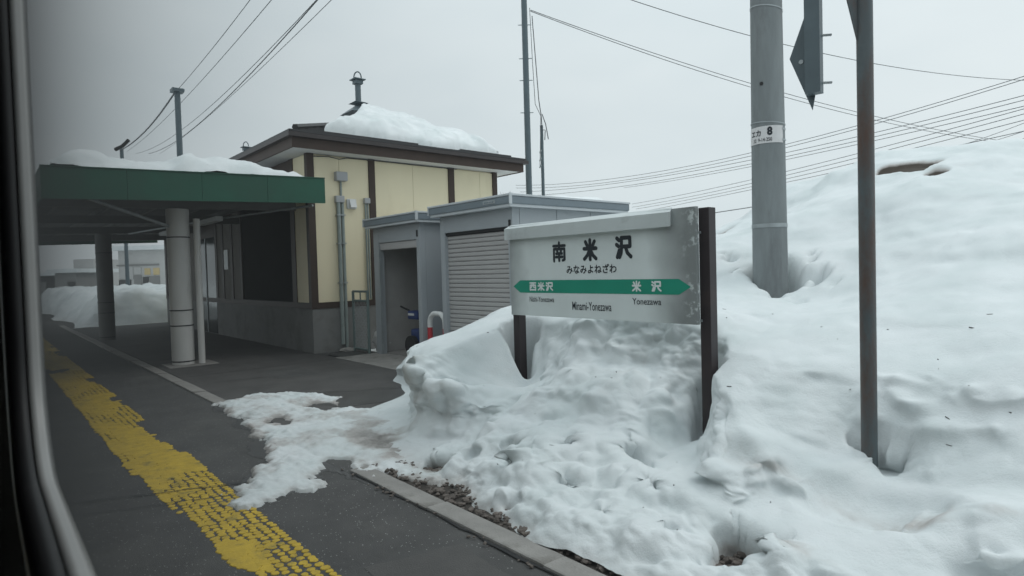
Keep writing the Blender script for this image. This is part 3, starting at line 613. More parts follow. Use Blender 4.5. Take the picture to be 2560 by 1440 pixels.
def roof_vent(x, y, z, label):
    t = thing('roof_ventilator', label, 'ventilator', (x, y, z), 'ventilators on the station roof')
    m = MB(); b = .30
    m.add([(x - b, y - b, z), (x + b, y - b, z), (x + b, y + b, z), (x - b, y + b, z), (x - .05, y - .05, z + .2), (x + .05, y - .05, z + .2), (x + .05, y + .05, z + .2), (x - .05, y + .05, z + .2)], [(0, 1, 5, 4), (1, 2, 6, 5), (2, 3, 7, 6), (3, 0, 4, 7), (4, 5, 6, 7), (3, 2, 1, 0)])
    m.build('base', 'blue_grey', t)
    m = MB(); z2 = z + .2
    m.hexa([(x - .05, y - .05, z2), (x + .05, y - .05, z2), (x + .05, y + .05, z2), (x - .05, y + .05, z2)], [(x - .16, y - .16, z2 + .04), (x + .16, y - .16, z2 + .04), (x + .16, y + .16, z2 + .04), (x - .16, y + .16, z2 + .04)])
    m.hexa([(x - .16, y - .16, z2 + .042), (x + .16, y - .16, z2 + .042), (x + .16, y + .16, z2 + .042), (x - .16, y + .16, z2 + .042)], [(x - .07, y - .07, z2 + .08), (x + .07, y - .07, z2 + .08), (x + .07, y + .07, z2 + .08), (x - .07, y + .07, z2 + .08)])
    m.build('collar', 'blue_grey', t)
    MB().tube([(x, y, z2 + .07), (x, y, z2 + .52)], .062, 12).build('stack', 'blue_grey', t)
    MB().box(x - .085, x + .085, y - .085, y + .085, z2 + .46, z2 + .54).box(x - .13, x + .13, y - .13, y + .13, z2 + .545, z2 + .565).build('cap', 'blue_grey', t)
    # the loop faces the platform corner, so it is seen as a ring
    a = [(x + .08 * math.cos(k) * .65, y + .08 * math.cos(k) * .76, z2 + .60 + .13 * max(0, math.sin(k)) + (0 if math.sin(k) >= 0 else .0)) for k in np.linspace(-.45, math.pi + .45, 19)]
    MB().tube(a, .014, 7).build('loop', 'blue_grey', t)
roof_vent(-12.45, yc, rz + .24, 'dark roof ventilator with ring top rising from the snow on the hip')
roof_vent(-19.9, yc, rz + .02, 'dark roof ventilator with ring top half hidden at far end of roof')

def snow_cap(name, label, base, nrm, nu, nv, thick, seed, edge, parent=None, lumps=.06, umask=None):
    u, v = np.meshgrid(np.linspace(0, 1, nu), np.linspace(0, 1, nv), indexing='ij'); u, v = u.ravel(), v.ravel()
    B = base(u, v); e = edge(u, v) + .10 * fbm(B * 1.3, seed, 4)
    t = thick * np.sqrt(np.clip(e, 0, 1)) * (1 + .35 * fbm(B * 1.1 + 7, seed + 9, 3))
    V = B + np.asarray(nrm) * np.where(e > 0, t + .02, -.05)[:, None]
    k = np.clip(e * 4, 0, 1)[:, None]
    V = V + k * lumps * np.stack([billow(B * 2.2, seed + 2, 3), billow(B * 2.2 + 4, seed + 3, 3), billow(B * 2.6 + 8, seed + 4, 3)], 1)
    q = grid_mesh('s', V, nu, nv); keep = (e[q].max(1) > 0)
    me = mesh_np(name, V, q[keep])
    o = link(name, me, 'snow_clean'); o['kind'] = 'stuff'; o['label'] = label
    return o
def roof_end(u, v):         # v: up the slope, u: along the eave
    a = .0 + v * half * .98; L0 = ey0 + a; L1 = ey1 - a
    return np.stack([ex1 - a, L0 + (L1 - L0) * u, RZ + .03 + SL * a], 1)
snow_cap('roof_snow', 'thick rounded snow left on the station house roof', roof_end, (.25, 0, .97), 150, 90, .33, 91,
         lambda u, v: np.minimum(np.minimum((u - .07) * 5, (.96 - u) * 9), (v - .15 - .03 * np.sin(u * 9) + .10 * u) * 5), lumps=.035)
def roof_front(u, v):
    a = v * half * .98; L0 = ex0 + a; L1 = ex1 - a
    return np.stack([L1 + (L0 - L1) * u, ey0 + a, RZ + .03 + SL * a], 1)
snow_cap('roof_snow', 'snow covering the track side slope of station roof above canopy', roof_front, (0, -.25, .97), 120, 50, .2, 97,
         lambda u, v: np.minimum((u - .12) * 8, (v - .55) * 4), lumps=.05)

# ------------------------------------------------------------------ platform canopy
cn = thing('platform_canopy', 'platform canopy with dark green edge board and snow on top', 'canopy', (-15.8, 2.45, 0))
CX0, CX1, CY0, CY1 = -22.0, -9.6, .64, 4.33
def cz(y): return 2.40 + (y - CY0) * .033            # underside of the edge boards, rising away from the track
for k in range(4):              # sheets of the end board
    ya, yb = CY0 + k * (CY1 - CY0) / 4 + (.004 if k else 0), CY0 + (k + 1) * (CY1 - CY0) / 4
    MB().hexa([(CX1 - .03, ya, cz(ya)), (CX1 + .002 * (k % 2), ya, cz(ya)), (CX1 + .002 * (k % 2), yb, cz(yb)), (CX1 - .03, yb, cz(yb))], [(CX1 - .03, ya, cz(ya) + .40), (CX1 + .002 * (k % 2), ya, cz(ya) + .40), (CX1 + .002 * (k % 2), yb, cz(yb) + .395), (CX1 - .03, yb, cz(yb) + .395)]).build('edge_board', 'green', cn)
MB().hexa([(CX1 - .05, CY0, cz(CY0) + .402), (CX1 + .015, CY0, cz(CY0) + .402), (CX1 + .015, CY1, cz(CY1) + .397), (CX1 - .05, CY1, cz(CY1) + .397)], [(CX1 - .05, CY0, cz(CY0) + .416), (CX1 + .015, CY0, cz(CY0) + .416), (CX1 + .015, CY1, cz(CY1) + .411), (CX1 - .05, CY1, cz(CY1) + .411)]).build('edge_flashing', 'green', cn)
MB().hexa([(CX0, CY0, cz(CY0)), (CX0 + .03, CY0, cz(CY0)), (CX0 + .03, CY1, cz(CY1)), (CX0, CY1, cz(CY1))], [(CX0, CY0, cz(CY0) + .4), (CX0 + .03, CY0, cz(CY0) + .4), (CX0 + .03, CY1, cz(CY1) + .4), (CX0, CY1, cz(CY1) + .4)]).build('edge_board', 'green', cn)
MB().box(CX0 + .03, CX1 - .03, CY0, CY0 + .03, cz(CY0), cz(CY0) + .40).build('edge_board', 'green', cn)
MB().hexa([(CX0 + .03, CY0 + .03, cz(CY0) + .26), (CX1 - .03, CY0 + .03, cz(CY0) + .26), (CX1 - .03, CY1, cz(CY1) + .26), (CX0 + .03, CY1, cz(CY1) + .26)], [(CX0 + .03, CY0 + .03, cz(CY0) + .33), (CX1 - .03, CY0 + .03, cz(CY0) + .33), (CX1 - .03, CY1, cz(CY1) + .33), (CX0 + .03, CY1, cz(CY1) + .33)]).build('deck', 'canopy_deck', cn)
for y in (1.0, 1.75, 2.45, 3.2, 3.95): MB().box(CX0 + .05, CX1 - .05, y - .03, y + .03, cz(y) + .16, cz(y) + .25).build('purlin', 'canopy_steel', cn)
for x in (-10.8, -13.9, -17.0, -20.1): MB().hexa([(x - .05, CY0 + .05, cz(CY0) + .02), (x + .05, CY0 + .05, cz(CY0) + .02), (x + .05, CY1 - .03, cz(CY1) - .02), (x - .05, CY1 - .03, cz(CY1) - .02)], [(x - .05, CY0 + .05, cz(CY0) + .155), (x + .05, CY0 + .05, cz(CY0) + .155), (x + .05, CY1 - .03, cz(CY1) + .155), (x - .05, CY1 - .03, cz(CY1) + .155)]).build('cross_beam', 'canopy_steel', cn)
MB().tube([(-9.75, 1.1, 2.46), (-10.7, 2.2, 2.2), (-10.8, 2.43, 2.14)], .025, 7).build('brace', 'galv', cn)
MB().tube([(-9.8, 4.2, 2.5), (-12.8, 3.2, 2.43), (-16, 2.6, 2.4)], .02, 7).build('cable_duct', 'galv', cn)
for x in (-12.2, -15.4):
    lp = MB().box(x - .6, x + .6, 3.2, 3.32, 2.36, 2.44).build('lamp_housing', 'white_box', cn)
for x, y, mt in ((-10.8, 2.42, 'column'), (-17.0, 2.24, 'canopy_steel')):  # far column takes the dark steel colour to paint in the canopy's shade
    cl = MB().tube([(x, y, .0), (x, y, 2.45)], .163, 28).build('column', mt, cn)
    for zz in (.06, .62, .86, 2.0): MB().tube([(x, y, zz), (x, y, zz + .018)], .168, 28).build('strap', 'black_rubber', cl)
MB().tube([(-10.66, 2.655, .0), (-10.66, 2.655, 2.3)], .05, 14).build('downpipe', 'column', cn)
MB().box(-11.05, -10.45, 2.15, 2.85, .0, .018, .006).build('footing', 'concrete', cn)
def canopy_top(u, v): return np.stack([CX1 - .10 - u * 12.2, CY0 + .1 + v * 3.45, cz(CY0 + v * 3.45) + .33 + .0 * u], 1)
snow_cap('canopy_snow', 'low melting snow blanket on the platform canopy', canopy_top, (0, 0, 1), 170, 100, .33, 111,
         lambda u, v: np.minimum(np.minimum(u * 30 + .05, (v + .02) * 7), (.99 - v) * 2.6), lumps=.04)

# ------------------------------------------------------------------ sheds
def slats(t, x0, x1, y, z0, z1, n):
    h = (z1 - z0) / n
    me = MB().add([(x0, 0, 0), (x1, 0, 0), (x1, -.012, h * .25), (x0, -.012, h * .25), (x1, -.012, h * .78), (x0, -.012, h * .78), (x1, .0, h * .93), (x0, 0, h * .93)],
                  [(0, 1, 2, 3), (3, 2, 4, 5), (5, 4, 6, 7)]).mesh('slat'); me.materials.append(MT['shutter'])
    for i in range(n):
        o = bpy.data.objects.new('slat', me); COL.objects.link(o); attach(o, t); o.location = (0, y, z0 + i * h)
def shed_roof(t, x0, x1, y0, y1, z):
    m = MB().box(x0 - .10, x1 + .10, y0 - .12, y1 + .08, z + .035, z + .13, .012); r = m.build('roof', 'shed_trim', t)
    MB().box(x0 - .11, x1 + .11, y0 - .13, y1 + .09, z + .131, z + .158, .006).build('roof_edge', 'shed_light', r)
    MB().box(x0 - .085, x1 + .085, y0 - .105, y1 + .065, z - .0, z + .034).build('roof_underside', 'shed_light', r)
    for xx in (x0 - .112, x1 + .10): MB().box(xx, xx + .013, y0 - .133, y0 - .09, z + .03, z + .163).build('corner_cap', 'shed_light', r)
    return r
SY = 5.07
s1 = thing('storage_shed', 'small grey storage shed with open doorway next to cream wall', 'shed', (-8.7, 5.9, 0), 'storage sheds')
a0, a1, b1 = -9.42, -7.98, 6.35
MB().box(a0, a0 + .17, SY, SY + .10, .0, 2.11, .006).build('door_post', 'shed', s1)
MB().box(a1 - .10, a1, SY, SY + .10, .0, 2.11, .006).build('door_post', 'shed', s1)
MB().box(a0 + .17, a1 - .10, SY + .002, SY + .10, 1.86, 2.11, .006).build('lintel', 'shed', s1)
MB().box(a0 + .17, a1 - .10, SY + .02, SY + .12, 1.74, 1.858, .01).build('rolled_shutter', 'shutter', s1)
MB().box(a0 + .165, a0 + .19, SY - .005, SY + .03, .0, 1.86).build('door_track', 'galv', s1)
MB().box(a0, a0 + .03, SY + .10, b1, .0, 2.11).build('side_wall', 'shed_in', s1)
MB().box(a1 - .03, a1, SY + .10, b1, .0, 2.11).build('side_wall', 'shed', s1)
MB().box(a0 + .03, a1 - .03, b1 - .03, b1, .0, 2.11).build('rear_wall', 'shed_in', s1)
for k in range(7): MB().box(a0 + .12 + k * .18, a0 + .15 + k * .18, b1 - .045, b1 - .03, .12, 2.0).build('rear_rib', 'shed_in', s1)
MB().box(a0 + .03, a1 - .03, b1 - .06, b1 - .03, 1.12, 1.15).build('cross_rail', 'galv', s1)
MB().box(a0 + .03, a1 - .03, SY + .1, b1 - .03, .005, .03).build('floor', 'concrete', s1)
MB().box(a0 + .03, a1 - .03, b1 - .5, b1 - .06, .03, .18, .01).build('inner_step', 'concrete', s1)
MB().box(a1 - .09, a1 - .05, SY - .006, SY, 1.90, 2.0).build('latch', 'black_rubber', s1)
shed_roof(s1, a0, a1, SY, b1, 2.11)
s2 = thing('storage_shed', 'larger grey storage shed with closed slatted roller shutter', 'shed', (-6.6, 6.1, 0), 'storage sheds')
c0, c1, b2 = -7.40, -5.82, 7.15
MB().box(c0, c0 + .10, SY - .02, SY + .10, .0, 2.13, .006).build('door_post', 'shed', s2)
MB().box(c1 - .09, c1, SY - .02, SY + .10, .0, 2.13, .006).build('door_post', 'shed', s2)
MB().box(c0 + .10, c1 - .09, SY - .018, SY + .10, 1.90, 2.13, .006).build('lintel', 'shed', s2)
MB().box(c0 + .10, c1 - .09, SY + .005, SY + .03, 1.862, 1.899).build('shutter_slot', 'black_rubber', s2)
sh = MB().box(c0 + .10, c1 - .09, SY + .05, SY + .07, .02, 1.86).build('shutter', 'black_rubber', s2)
slats(sh, c0 + .10, c1 - .09, SY + .045, .02, 1.86, 30)
MB().box(c0, c0 + .03, SY + .10, b2, .0, 2.13).build('side_wall', 'shed', s2)
for k in range(3):
    yy = SY + .10 + k * .66; MB().box(c1 - .03, c1, yy + .004, yy + .656, .0, 2.13, .004).build('side_panel', 'shed', s2)
MB().box(c0 + .03, c1 - .03, b2 - .03, b2, .0, 2.13).build('rear_wall', 'shed', s2)
MB().box(c1 - .07, c1 - .03, SY - .026, SY - .02, 1.90, 1.98).build('latch', 'black_rubber', s2)
r2 = shed_roof(s2, c0, c1, SY - .02, b2, 2.13)
MB().box(c1 - .42, c1 - .18, SY - .146, SY - .1405, 2.19, 2.235, .002).build('maker_badge', 'galv', r2)
for k in range(6): MB().box(c1 - .395 + k * .033, c1 - .375 + k * .033, SY - .1485, SY - .1462, 2.202, 2.222).build('badge_mark', 'shed_trim', r2)
snow_cap('shed_snow', 'thin rest of snow on the larger storage shed roof', lambda u, v: np.stack([c1 - .25 - 1.2 * u, 6.2 + .95 * v, 2.288 + 0 * u], 1), (0, 0, 1), 40, 40, .10, 131,
         lambda u, v: np.minimum(np.minimum(u, 1 - u), np.minimum(v, 1 - v)) * 4, lumps=.02)

# snow thrower inside the small shed
sb = thing('snow_thrower', 'blue walk-behind snow thrower parked inside the open grey shed', 'snow thrower', (-8.6, 5.5, .03))
mx_, my_ = -8.60, 5.42
MB().tube([(mx_ - .42, my_ - .10, .80), (mx_ - .20, my_ - .08, .74), (mx_ + .05, my_ - .05, .62)], .017, 8).build('handlebar', 'black_rubber', sb)
MB().tube([(mx_ - .33, my_ + .22, 1.0), (mx_ - .14, my_ + .2, .83), (mx_ + .05, my_ + .15, .62)], .017, 8).build('handlebar', 'black_rubber', sb)
MB().box(mx_ - .16, mx_ + .16, my_ - .14, my_ + .24, .60, .74, .03).build('control_panel', 'blue_machine', sb)
MB().box(mx_ - .13, mx_ + .05, my_ - .146, my_ - .12, .665, .70, .004).build('panel_plate', 'white_box', sb)
MB().tube([(mx_ + .08, my_, .62), (mx_ + .16, my_, .30)], .045, 10).build('column', 'blue_machine', sb)
MB().box(mx_ + .02, mx_ + .42, my_ - .2, my_ + .28, .18, .46, .04).build('engine_cover', 'blue_machine', sb)
MB().tube([(mx_ + .12, my_ - .27, .2), (mx_ + .12, my_ - .20, .2)], .16, 18).build('wheel', 'black_rubber', sb)
MB().tube([(mx_ + .12, my_ + .28, .2), (mx_ + .12, my_ + .35, .2)], .16, 18).build('wheel', 'black_rubber', sb)
MB().box(mx_ + .42, mx_ + .46, my_ - .24, my_ + .32, .04, .40, .01).build('auger_housing', 'blue_machine', sb)

# chain-link gate and sacks between house and shed
gt_ = thing('wire_gate', 'narrow green framed chain-link gate between house and small shed', 'gate', (-9.68, 4.95, 0))
gx0, gx1, gy = -9.99, -9.46, 4.95
for xx in (gx0, gx1): MB().tube([(xx, gy, .02), (xx, gy, 1.06)], .024, 10).build('gate_post', 'gate', gt_)
for zz in (.07, .90, 1.06): MB().tube([(gx0, gy, zz), (gx1, gy, zz)], .02, 10).build('gate_rail', 'gate', gt_)
MB().tube([((gx0 + gx1) / 2, gy, .90), ((gx0 + gx1) / 2, gy, 1.06)], .012, 8).build('gate_stub', 'gate', gt_)
ms = MB(); pitch = .052
def clip_seg(a, b):
    (xa, za), (xb, zb) = a, b; lo, hi = 0., 1.
    for p, q in ((-(xb - xa), xa - gx0), (xb - xa, gx1 - xa), (-(zb - za), za - .07), (zb - za, .90 - za)):
        if abs(p) < 1e-9:
            if q < 0: return None
        else:
            r = q / p
            if p < 0: lo = max(lo, r)
            else: hi = min(hi, r)
    return None if lo >= hi else ((xa + (xb - xa) * lo, za + (zb - za) * lo), (xa + (xb - xa) * hi, za + (zb - za) * hi))
for k in range(-30, 40):
    for sg in (1, -1):
        xs_ = gx0 + k * pitch; c = clip_seg((xs_, .07), (xs_ + sg * .55, .07 + .95))
        if c: ms.tube([(c[0][0], gy + .003 * sg, c[0][1]), (c[1][0], gy + .003 * sg, c[1][1])], .0028, 4, False)
ms.build('wire_mesh', 'galv', gt_)['kind'] = 'stuff'
def lump(name, c, r, sc, seed, mat, label, cat, group=None):
    bm = bmesh.new(); bmesh.ops.create_icosphere(bm, subdivisions=4, radius=1); v = np.array([q.co[:] for q in bm.verts]); f = np.array([[q.index for q in p.verts] for p in bm.faces]); bm.free()
    v = v * (1 + .22 * fbm(v * 1.6, seed, 4))[:, None] * r * np.array(sc); v = v + np.array(c); v[:, 2] = np.maximum(v[:, 2], .016)
    return tag(link(name, mesh_np(name, v, f), mat), label, cat, group)
lump('sack', (-9.62, 5.32, .20), .2, (1.0, .8, 1.0), 3, 'sack', 'white sack standing at the bottom behind the chain-link gate', 'sack')
lump('sack', (-9.60, 5.36, .50), .17, (1.0, .8, .9), 8, 'sack', 'upper white sack lying on another behind the chain-link gate', 'sack')
lump('splash_stone', (-10.12, 4.88, .03), .13, (1.2, 1.0, .35), 12, 'concrete', 'pale flat stone under the wall conduits', 'stone')

# white and red hoop barrier in front of the sheds
hb = thing('hoop_barrier', 'white tubular hoop with red band in the gap between the sheds', 'barrier', (-7.65, 5.12, 0))
hy_ = 5.12
arc = [(-7.85, hy_, .0), (-7.85, hy_, .59)] + [(-7.70 - .15 * math.cos(a), hy_, .59 + .15 * math.sin(a)) for a in np.linspace(.15, math.pi / 2, 9)] + [(-7.60 + .15 * math.sin(a), hy_, .59 + .15 * math.cos(a)) for a in np.linspace(0, math.pi / 2, 9)] + [(-7.45, hy_, 0)]
MB().tube(arc, .038, 14).build('hoop', 'white_pipe', hb)
for xx in (-7.85, -7.45): MB().tube([(xx, hy_, .30), (xx, hy_, .53)], .0395, 14).build('red_band', 'red_tape', hb)

# ------------------------------------------------------------------ station name sign
SYF = 3.46
sg = thing('station_sign', 'weathered white station name board with green arrow band on brown posts', 'sign', (-3.1, 3.5, 0))
for (px_, py_) in (POST_L, POST_R):
    MB().box(px_ - .0375, px_ + .0375, py_ - .04, py_ + .04, -.02, 1.715 if px_ > -3 else 1.60, .004).build('post', 'post_brown', sg)
SX = -4.02; SWD = 1.81; SZ0, SZ1 = .970, 1.722
# face plate: dished sheet, its right edge folded forward a little
nu_, nv_ = 40, 14; V = []
for i in range(nu_):
    for j in range(nv_):
        u = i / (nu_ - 1); v = j / (nv_ - 1)
        V.append((SX + SWD * u, SYF + .012 * (4 * (u - .5) ** 2) * -1 - .03 * max(0, (v - .82) / .18) ** 2 * 0 + .004, SZ0 + (SZ1 - SZ0) * v))
V = np.array(V); ff = grid_mesh('p', V, nu_, nv_); back = V + np.array([0, .03, 0]); fb = ff[:, ::-1] + len(V)
edge = []
idx = np.arange(nu_ * nv_).reshape(nu_, nv_)
for line in (idx[0, :][::-1], idx[-1, :], idx[:, 0], idx[:, -1][::-1]):
    for k in range(len(line) - 1): edge.append((line[k + 1], line[k], line[k] + len(V), line[k + 1] + len(V)))
def plate_y(x): u = (x - SX) / SWD; return SYF - .012 * 4 * (u - .5) ** 2 + .004
me = mesh_np('face_plate', np.concatenate([V, back]) - np.array([SX, SYF, 0]), np.concatenate([ff, fb, np.array(edge)]), False)
fp = bpy.data.objects.new('face_plate', me); COL.objects.link(fp); me.materials.append(MT['sign_face']); attach(fp, sg); fp.location = (SX, SYF, 0)
hd = MB().add([(-4.045, SYF - .045, 1.606), (-2.375, SYF - .045, 1.606), (-2.375, SYF - .045, 1.700), (-4.045, SYF - .045, 1.700), (-4.045, SYF + .03, 1.735), (-2.41, SYF + .03, 1.735), (-4.045, SYF + .03, 1.64), (-2.41, SYF + .03, 1.64)],
              [(0, 1, 2, 3), (3, 2, 5, 4), (6, 7, 1, 0), (0, 3, 4, 6), (1, 7, 5, 2), (4, 5, 7, 6)]).build('hood', 'hood', sg)
MB().box(-4.03, -2.21, SYF + .036, SYF + .052, .985, 1.0).build('back_rail', 'galv', sg)
MB().box(-4.03, -2.21, SYF + .036, SYF + .052, 1.55, 1.565).build('back_rail', 'galv', sg)
YT = SYF - .0125
def on_plate(mb, name, mat, lift):
    mb.v = [(x, plate_y(x) - lift - y, z) for x, y, z in mb.v]
    return mb.build(name, mat, sg)
def flat_strip(poly):           # polygon x,z -> thin prism following the plate, cut into columns
    return MB().prism(poly, 0, .0)
# green band with points at both ends, cut in columns so that it follows the dished plate
cols = [-3.982] + list(np.linspace(-3.90, -2.345, 24)) + [-2.256]; bv = []; bf = []
for i, x in enumerate(cols):
    hh = .0015 if i in (0, len(cols) - 1) else .0515
    bv += [(x, 0, 1.2115 - hh), (x, 0, 1.2115 + hh)]
for i in range(len(cols) - 1): bf.append((2 * i, 2 * i + 2, 2 * i + 3, 2 * i + 1))
on_plate(MB().add(bv, bf), 'arrow_band', 'sign_green', .0016)
def capsule(m, a, b, r, n=7):   # round-ended stroke in x,z
    a = np.array(a, float); b = np.array(b, float); d = b - a; an = math.atan2(d[1], d[0])
    ring = [(b[0] + r * math.cos(an + t), 0, b[1] + r * math.sin(an + t)) for t in np.linspace(-math.pi / 2, math.pi / 2, n)] + [(a[0] + r * math.cos(an + t), 0, a[1] + r * math.sin(an + t)) for t in np.linspace(math.pi / 2, 3 * math.pi / 2, n)]
    m.add(ring, [tuple(range(len(ring)))])
GL = {  # strokes in a unit square
    'minami': [[(.04, .83), (.96, .83)], [(.5, 1.0), (.5, .70)], [(.08, .02), (.08, .66), (.92, .66), (.92, .10), (.78, .05)], [(.34, .57), (.40, .46)], [(.66, .57), (.60, .46)], [(.27, .42), (.73, .42)], [(.24, .24), (.76, .24)], [(.5, .42), (.5, .04)]],
    'kome': [[(.5, 1.0), (.5, .0)], [(.04, .56), (.96, .56)], [(.16, .92), (.29, .72)], [(.84, .92), (.71, .72)], [(.46, .50), (.30, .22), (.06, .03)], [(.54, .50), (.70, .22), (.94, .03)]],
    'sawa': [[(.05, .95), (.20, .84)], [(.02, .64), (.16, .55)], [(.06, .02), (.20, .36)], [(.36, .96), (.36, .45), (.31, .20), (.22, .02)], [(.36, .95), (.92, .95), (.92, .53), (.36, .53)], [(.62, .53), (.74, .22), (.97, .03)]],
    'nishi': [[(.04, .95), (.96, .95)], [(.08, .0), (.08, .66), (.92, .66), (.92, .0)], [(.08, .06), (.92, .06)], [(.37, .95), (.36, .52), (.22, .34)], [(.63, .95), (.63, .40), (.76, .36)]],
}
def kanji(name, x0, x1, z0, z1, r, mat, lift, label):
    m = MB(); k = 0
    for st in GL[name]:
        for a, b in zip(st[:-1], st[1:]):
            n0 = len(m.v); f = lambda p: (x0 + r + (x1 - x0 - 2 * r) * p[0], z0 + r + (z1 - z0 - 2 * r) * p[1])
            capsule(m, f(a), f(b), r); m.v[n0:] = [(x, y + k * .00006, z) for x, y, z in m.v[n0:]]; k += 1
    o = on_plate(m, 'kanji', mat, lift); o['label'] = label
kanji('minami', -3.518, -3.360, 1.397, 1.567, .0112, 'ink', .0016, 'large black kanji 南')
kanji('kome', -3.197, -3.037, 1.400, 1.573, .0145, 'ink', .0016, 'large black kanji 米')
kanji('sawa', -2.880, -2.717, 1.404, 1.578, .0145, 'ink', .0016, 'large black kanji 沢')
for i, g in enumerate(('nishi', 'kome', 'sawa')):
    kanji(g, -3.790 + i * .0955, -3.790 + i * .0955 + .088, 1.175, 1.250, .0062, 'sign_white', .003, 'small white kanji ' + '西米沢'[i])
kanji('kome', -2.735, -2.647, 1.176, 1.254, .0064, 'sign_white', .003, 'small white kanji 米'); kanji('sawa', -2.567, -2.479, 1.177, 1.254, .0064, 'sign_white', .003, 'small white kanji 沢')
def text_mesh(body, off=0., sp=1.):
    cu = bpy.data.curves.new('t', 'FONT'); cu.body = body; cu.size = 1; cu.offset = off; cu.space_character = sp; cu.resolution_u = 4
    o = bpy.data.objects.new('t', cu); COL.objects.link(o); dg = bpy.context.evaluated_depsgraph_get(); dg.update()
    me = bpy.data.meshes.new_from_object(o.evaluated_get(dg)); v = np.array([q.co[:] for q in me.vertices]); f = [tuple(p.vertices) for p in me.polygons]
    bpy.data.objects.remove(o); bpy.data.curves.remove(cu); bpy.data.meshes.remove(me); return v, f
def plate_text(body, x0, x1, z0, z1, mat, off=.01, sp=1., lift=.0017):
    v, f = text_mesh(body, off, sp); lo, hi = v.min(0), v.max(0)
    m = MB(); m.add([(x0 + (p[0] - lo[0]) / (hi[0] - lo[0]) * (x1 - x0), 0, z0 + (p[1] - lo[1]) / (hi[1] - lo[1]) * (z1 - z0)) for p in v], f)
    o = on_plate(m, 'lettering', mat, lift); o['label'] = 'lettering reading ' + body
plate_text('みなみよねざわ', -3.364, -2.868, 1.309, 1.378, 'ink', .022, 1.06)
plate_text('Nishi-Yonezawa', -3.790, -3.508, 1.086, 1.129, 'ink', .004)
plate_text('Minami-Yonezawa', -3.312, -2.923, 1.032, 1.096, 'ink', .005)
plate_text('Yonezawa', -2.732, -2.488, 1.088, 1.133, 'ink', .006)

# ------------------------------------------------------------------ poles and posts
up = thing('utility_pole', 'thick grey concrete utility pole standing in the snow with number plate', 'pole', (UPOLE[0], UPOLE[1], 0))
ux, uy = UPOLE
def ur(z): return .150 - (z - 1.1) / 150.
MB().tube([(ux, uy, -.5), (ux, uy, 1.1), (ux, uy, 2.4), (ux, uy, 3.8), (ux, uy, 11)], [ur(-.5), ur(1.1), ur(2.4), ur(3.8), ur(11)], 40).build('shaft', 'pole_concrete', up)
def band(z, h, ex, mat, name='strap', tilt=0.):
    m = MB(); n = 40; r = ur(z) + ex; v = []
    for k in range(n):
        a = 2 * math.pi * k / n
        for dr, dz in ((0, 0), (0, h)): v.append((ux + r * math.cos(a), uy + r * math.sin(a), z + dz + tilt * math.cos(a - 3.6) * r))
    m.add(v, [(2 * k, 2 * ((k + 1) % n), 2 * ((k + 1) % n) + 1, 2 * k + 1) for k in range(n)], True); return m.build(name, mat, up)
band(1.665, .035, .004, 'galv'); band(2.585, .010, .005, 'galv', tilt=.1); band(3.60, .010, .005, 'galv', tilt=.2)
def cyl(a, r, z): return (ux + r * math.cos(a), uy + r * math.sin(a), z)
toc = math.atan2(-uy, -ux)                       # bearing from pole to camera
def pole_patch(a0, a1, z0, z1, ex, mat, name):
    m = MB(); n = 22; v = []
    for k in range(n + 1):
        a = a0 + (a1 - a0) * k / n; v += [cyl(a, ur(z0) + ex, z0), cyl(a, ur(z1) + ex, z1)]
    m.add(v, [(2 * k, 2 * k + 2, 2 * k + 3, 2 * k + 1) for k in range(n)], True); return m.build(name, mat, up)
PZ0, PZ1 = 2.405, 2.555
pl = pole_patch(toc - 1.75, toc + .98, PZ0, PZ1, .004, 'plate', 'number_plate')
for zz in (PZ0 + .02, PZ1 - .035): pole_patch(toc + .90, toc + 1.5, zz, zz + .016, .007, 'galv', 'plate_strap')
def pole_text(body, a0, a1, z0, z1, off, col='ink'):
    v, f = text_mesh(body, off); lo, hi = v.min(0), v.max(0); m = MB()
    m.add([cyl(a0 + (p[0] - lo[0]) / (hi[0] - lo[0]) * (a1 - a0), ur(z0) + .0062, z0 + (p[1] - lo[1]) / (hi[1] - lo[1]) * (z1 - z0)) for p in v], f)
    o = m.build('lettering', col, up); o['label'] = 'lettering reading ' + body
pole_text('エカ', toc - 1.12, toc - .42, 2.470, 2.525, .02); pole_text('8', toc - .05, toc + .25, 2.470, 2.545, .05); pole_text('.12  9-14-250', toc - .98, toc + .22, 2.420, 2.452, .012)
MB().tube([cyl(toc - .35, ur(2.9) - .01, 2.93), cyl(toc - .35, ur(2.9) + .004, 2.93)], .016, 12).build('bolt_hole', 'black_rubber', up)

tp = thing('marker_post', 'slim rusty blue-grey steel post standing in the snow at the front', 'post', (THIN[0], THIN[1], 0))
MB().tube([(THIN[0], THIN[1], -.3), (THIN[0], THIN[1], 3.6)], .0382, 24).build('shaft', 'rusty', tp)
ax_ = np.array([-.62, -.78, 0]); ax_ = ax_ / np.linalg.norm(ax_); t0 = np.array([THIN[0], THIN[1], 0.])
def tp_pt(s, z, o=0.): q = t0 + ax_ * s + np.array([-ax_[1], ax_[0], 0]) * o; return (q[0], q[1], z)
MB().hexa([tp_pt(.03, 2.46, -.004), tp_pt(.04, 2.46, -.004), tp_pt(.04, 2.46, .004), tp_pt(.03, 2.46, .004)], [tp_pt(.03, 3.2, -.004), tp_pt(.22, 3.2, -.004), tp_pt(.22, 3.2, .004), tp_pt(.03, 3.2, .004)]).build('gusset_plate', 'rusty', tp)
HX = np.array(P(2034, 120, 3.3)); hx, hy = HX[0], HX[1]
arm_d = np.array([hx, hy, 0]) - t0
MB().tube([(t0[0], t0[1], 3.15), (hx, hy, 3.15)], .03, 12).build('arm', 'rusty', tp)
ms_ = thing('stop_marker', 'hanging square steel hanger with small diamond plate seen from behind', 'sign', (hx, hy, 2.2))
an_ = math.radians(8)
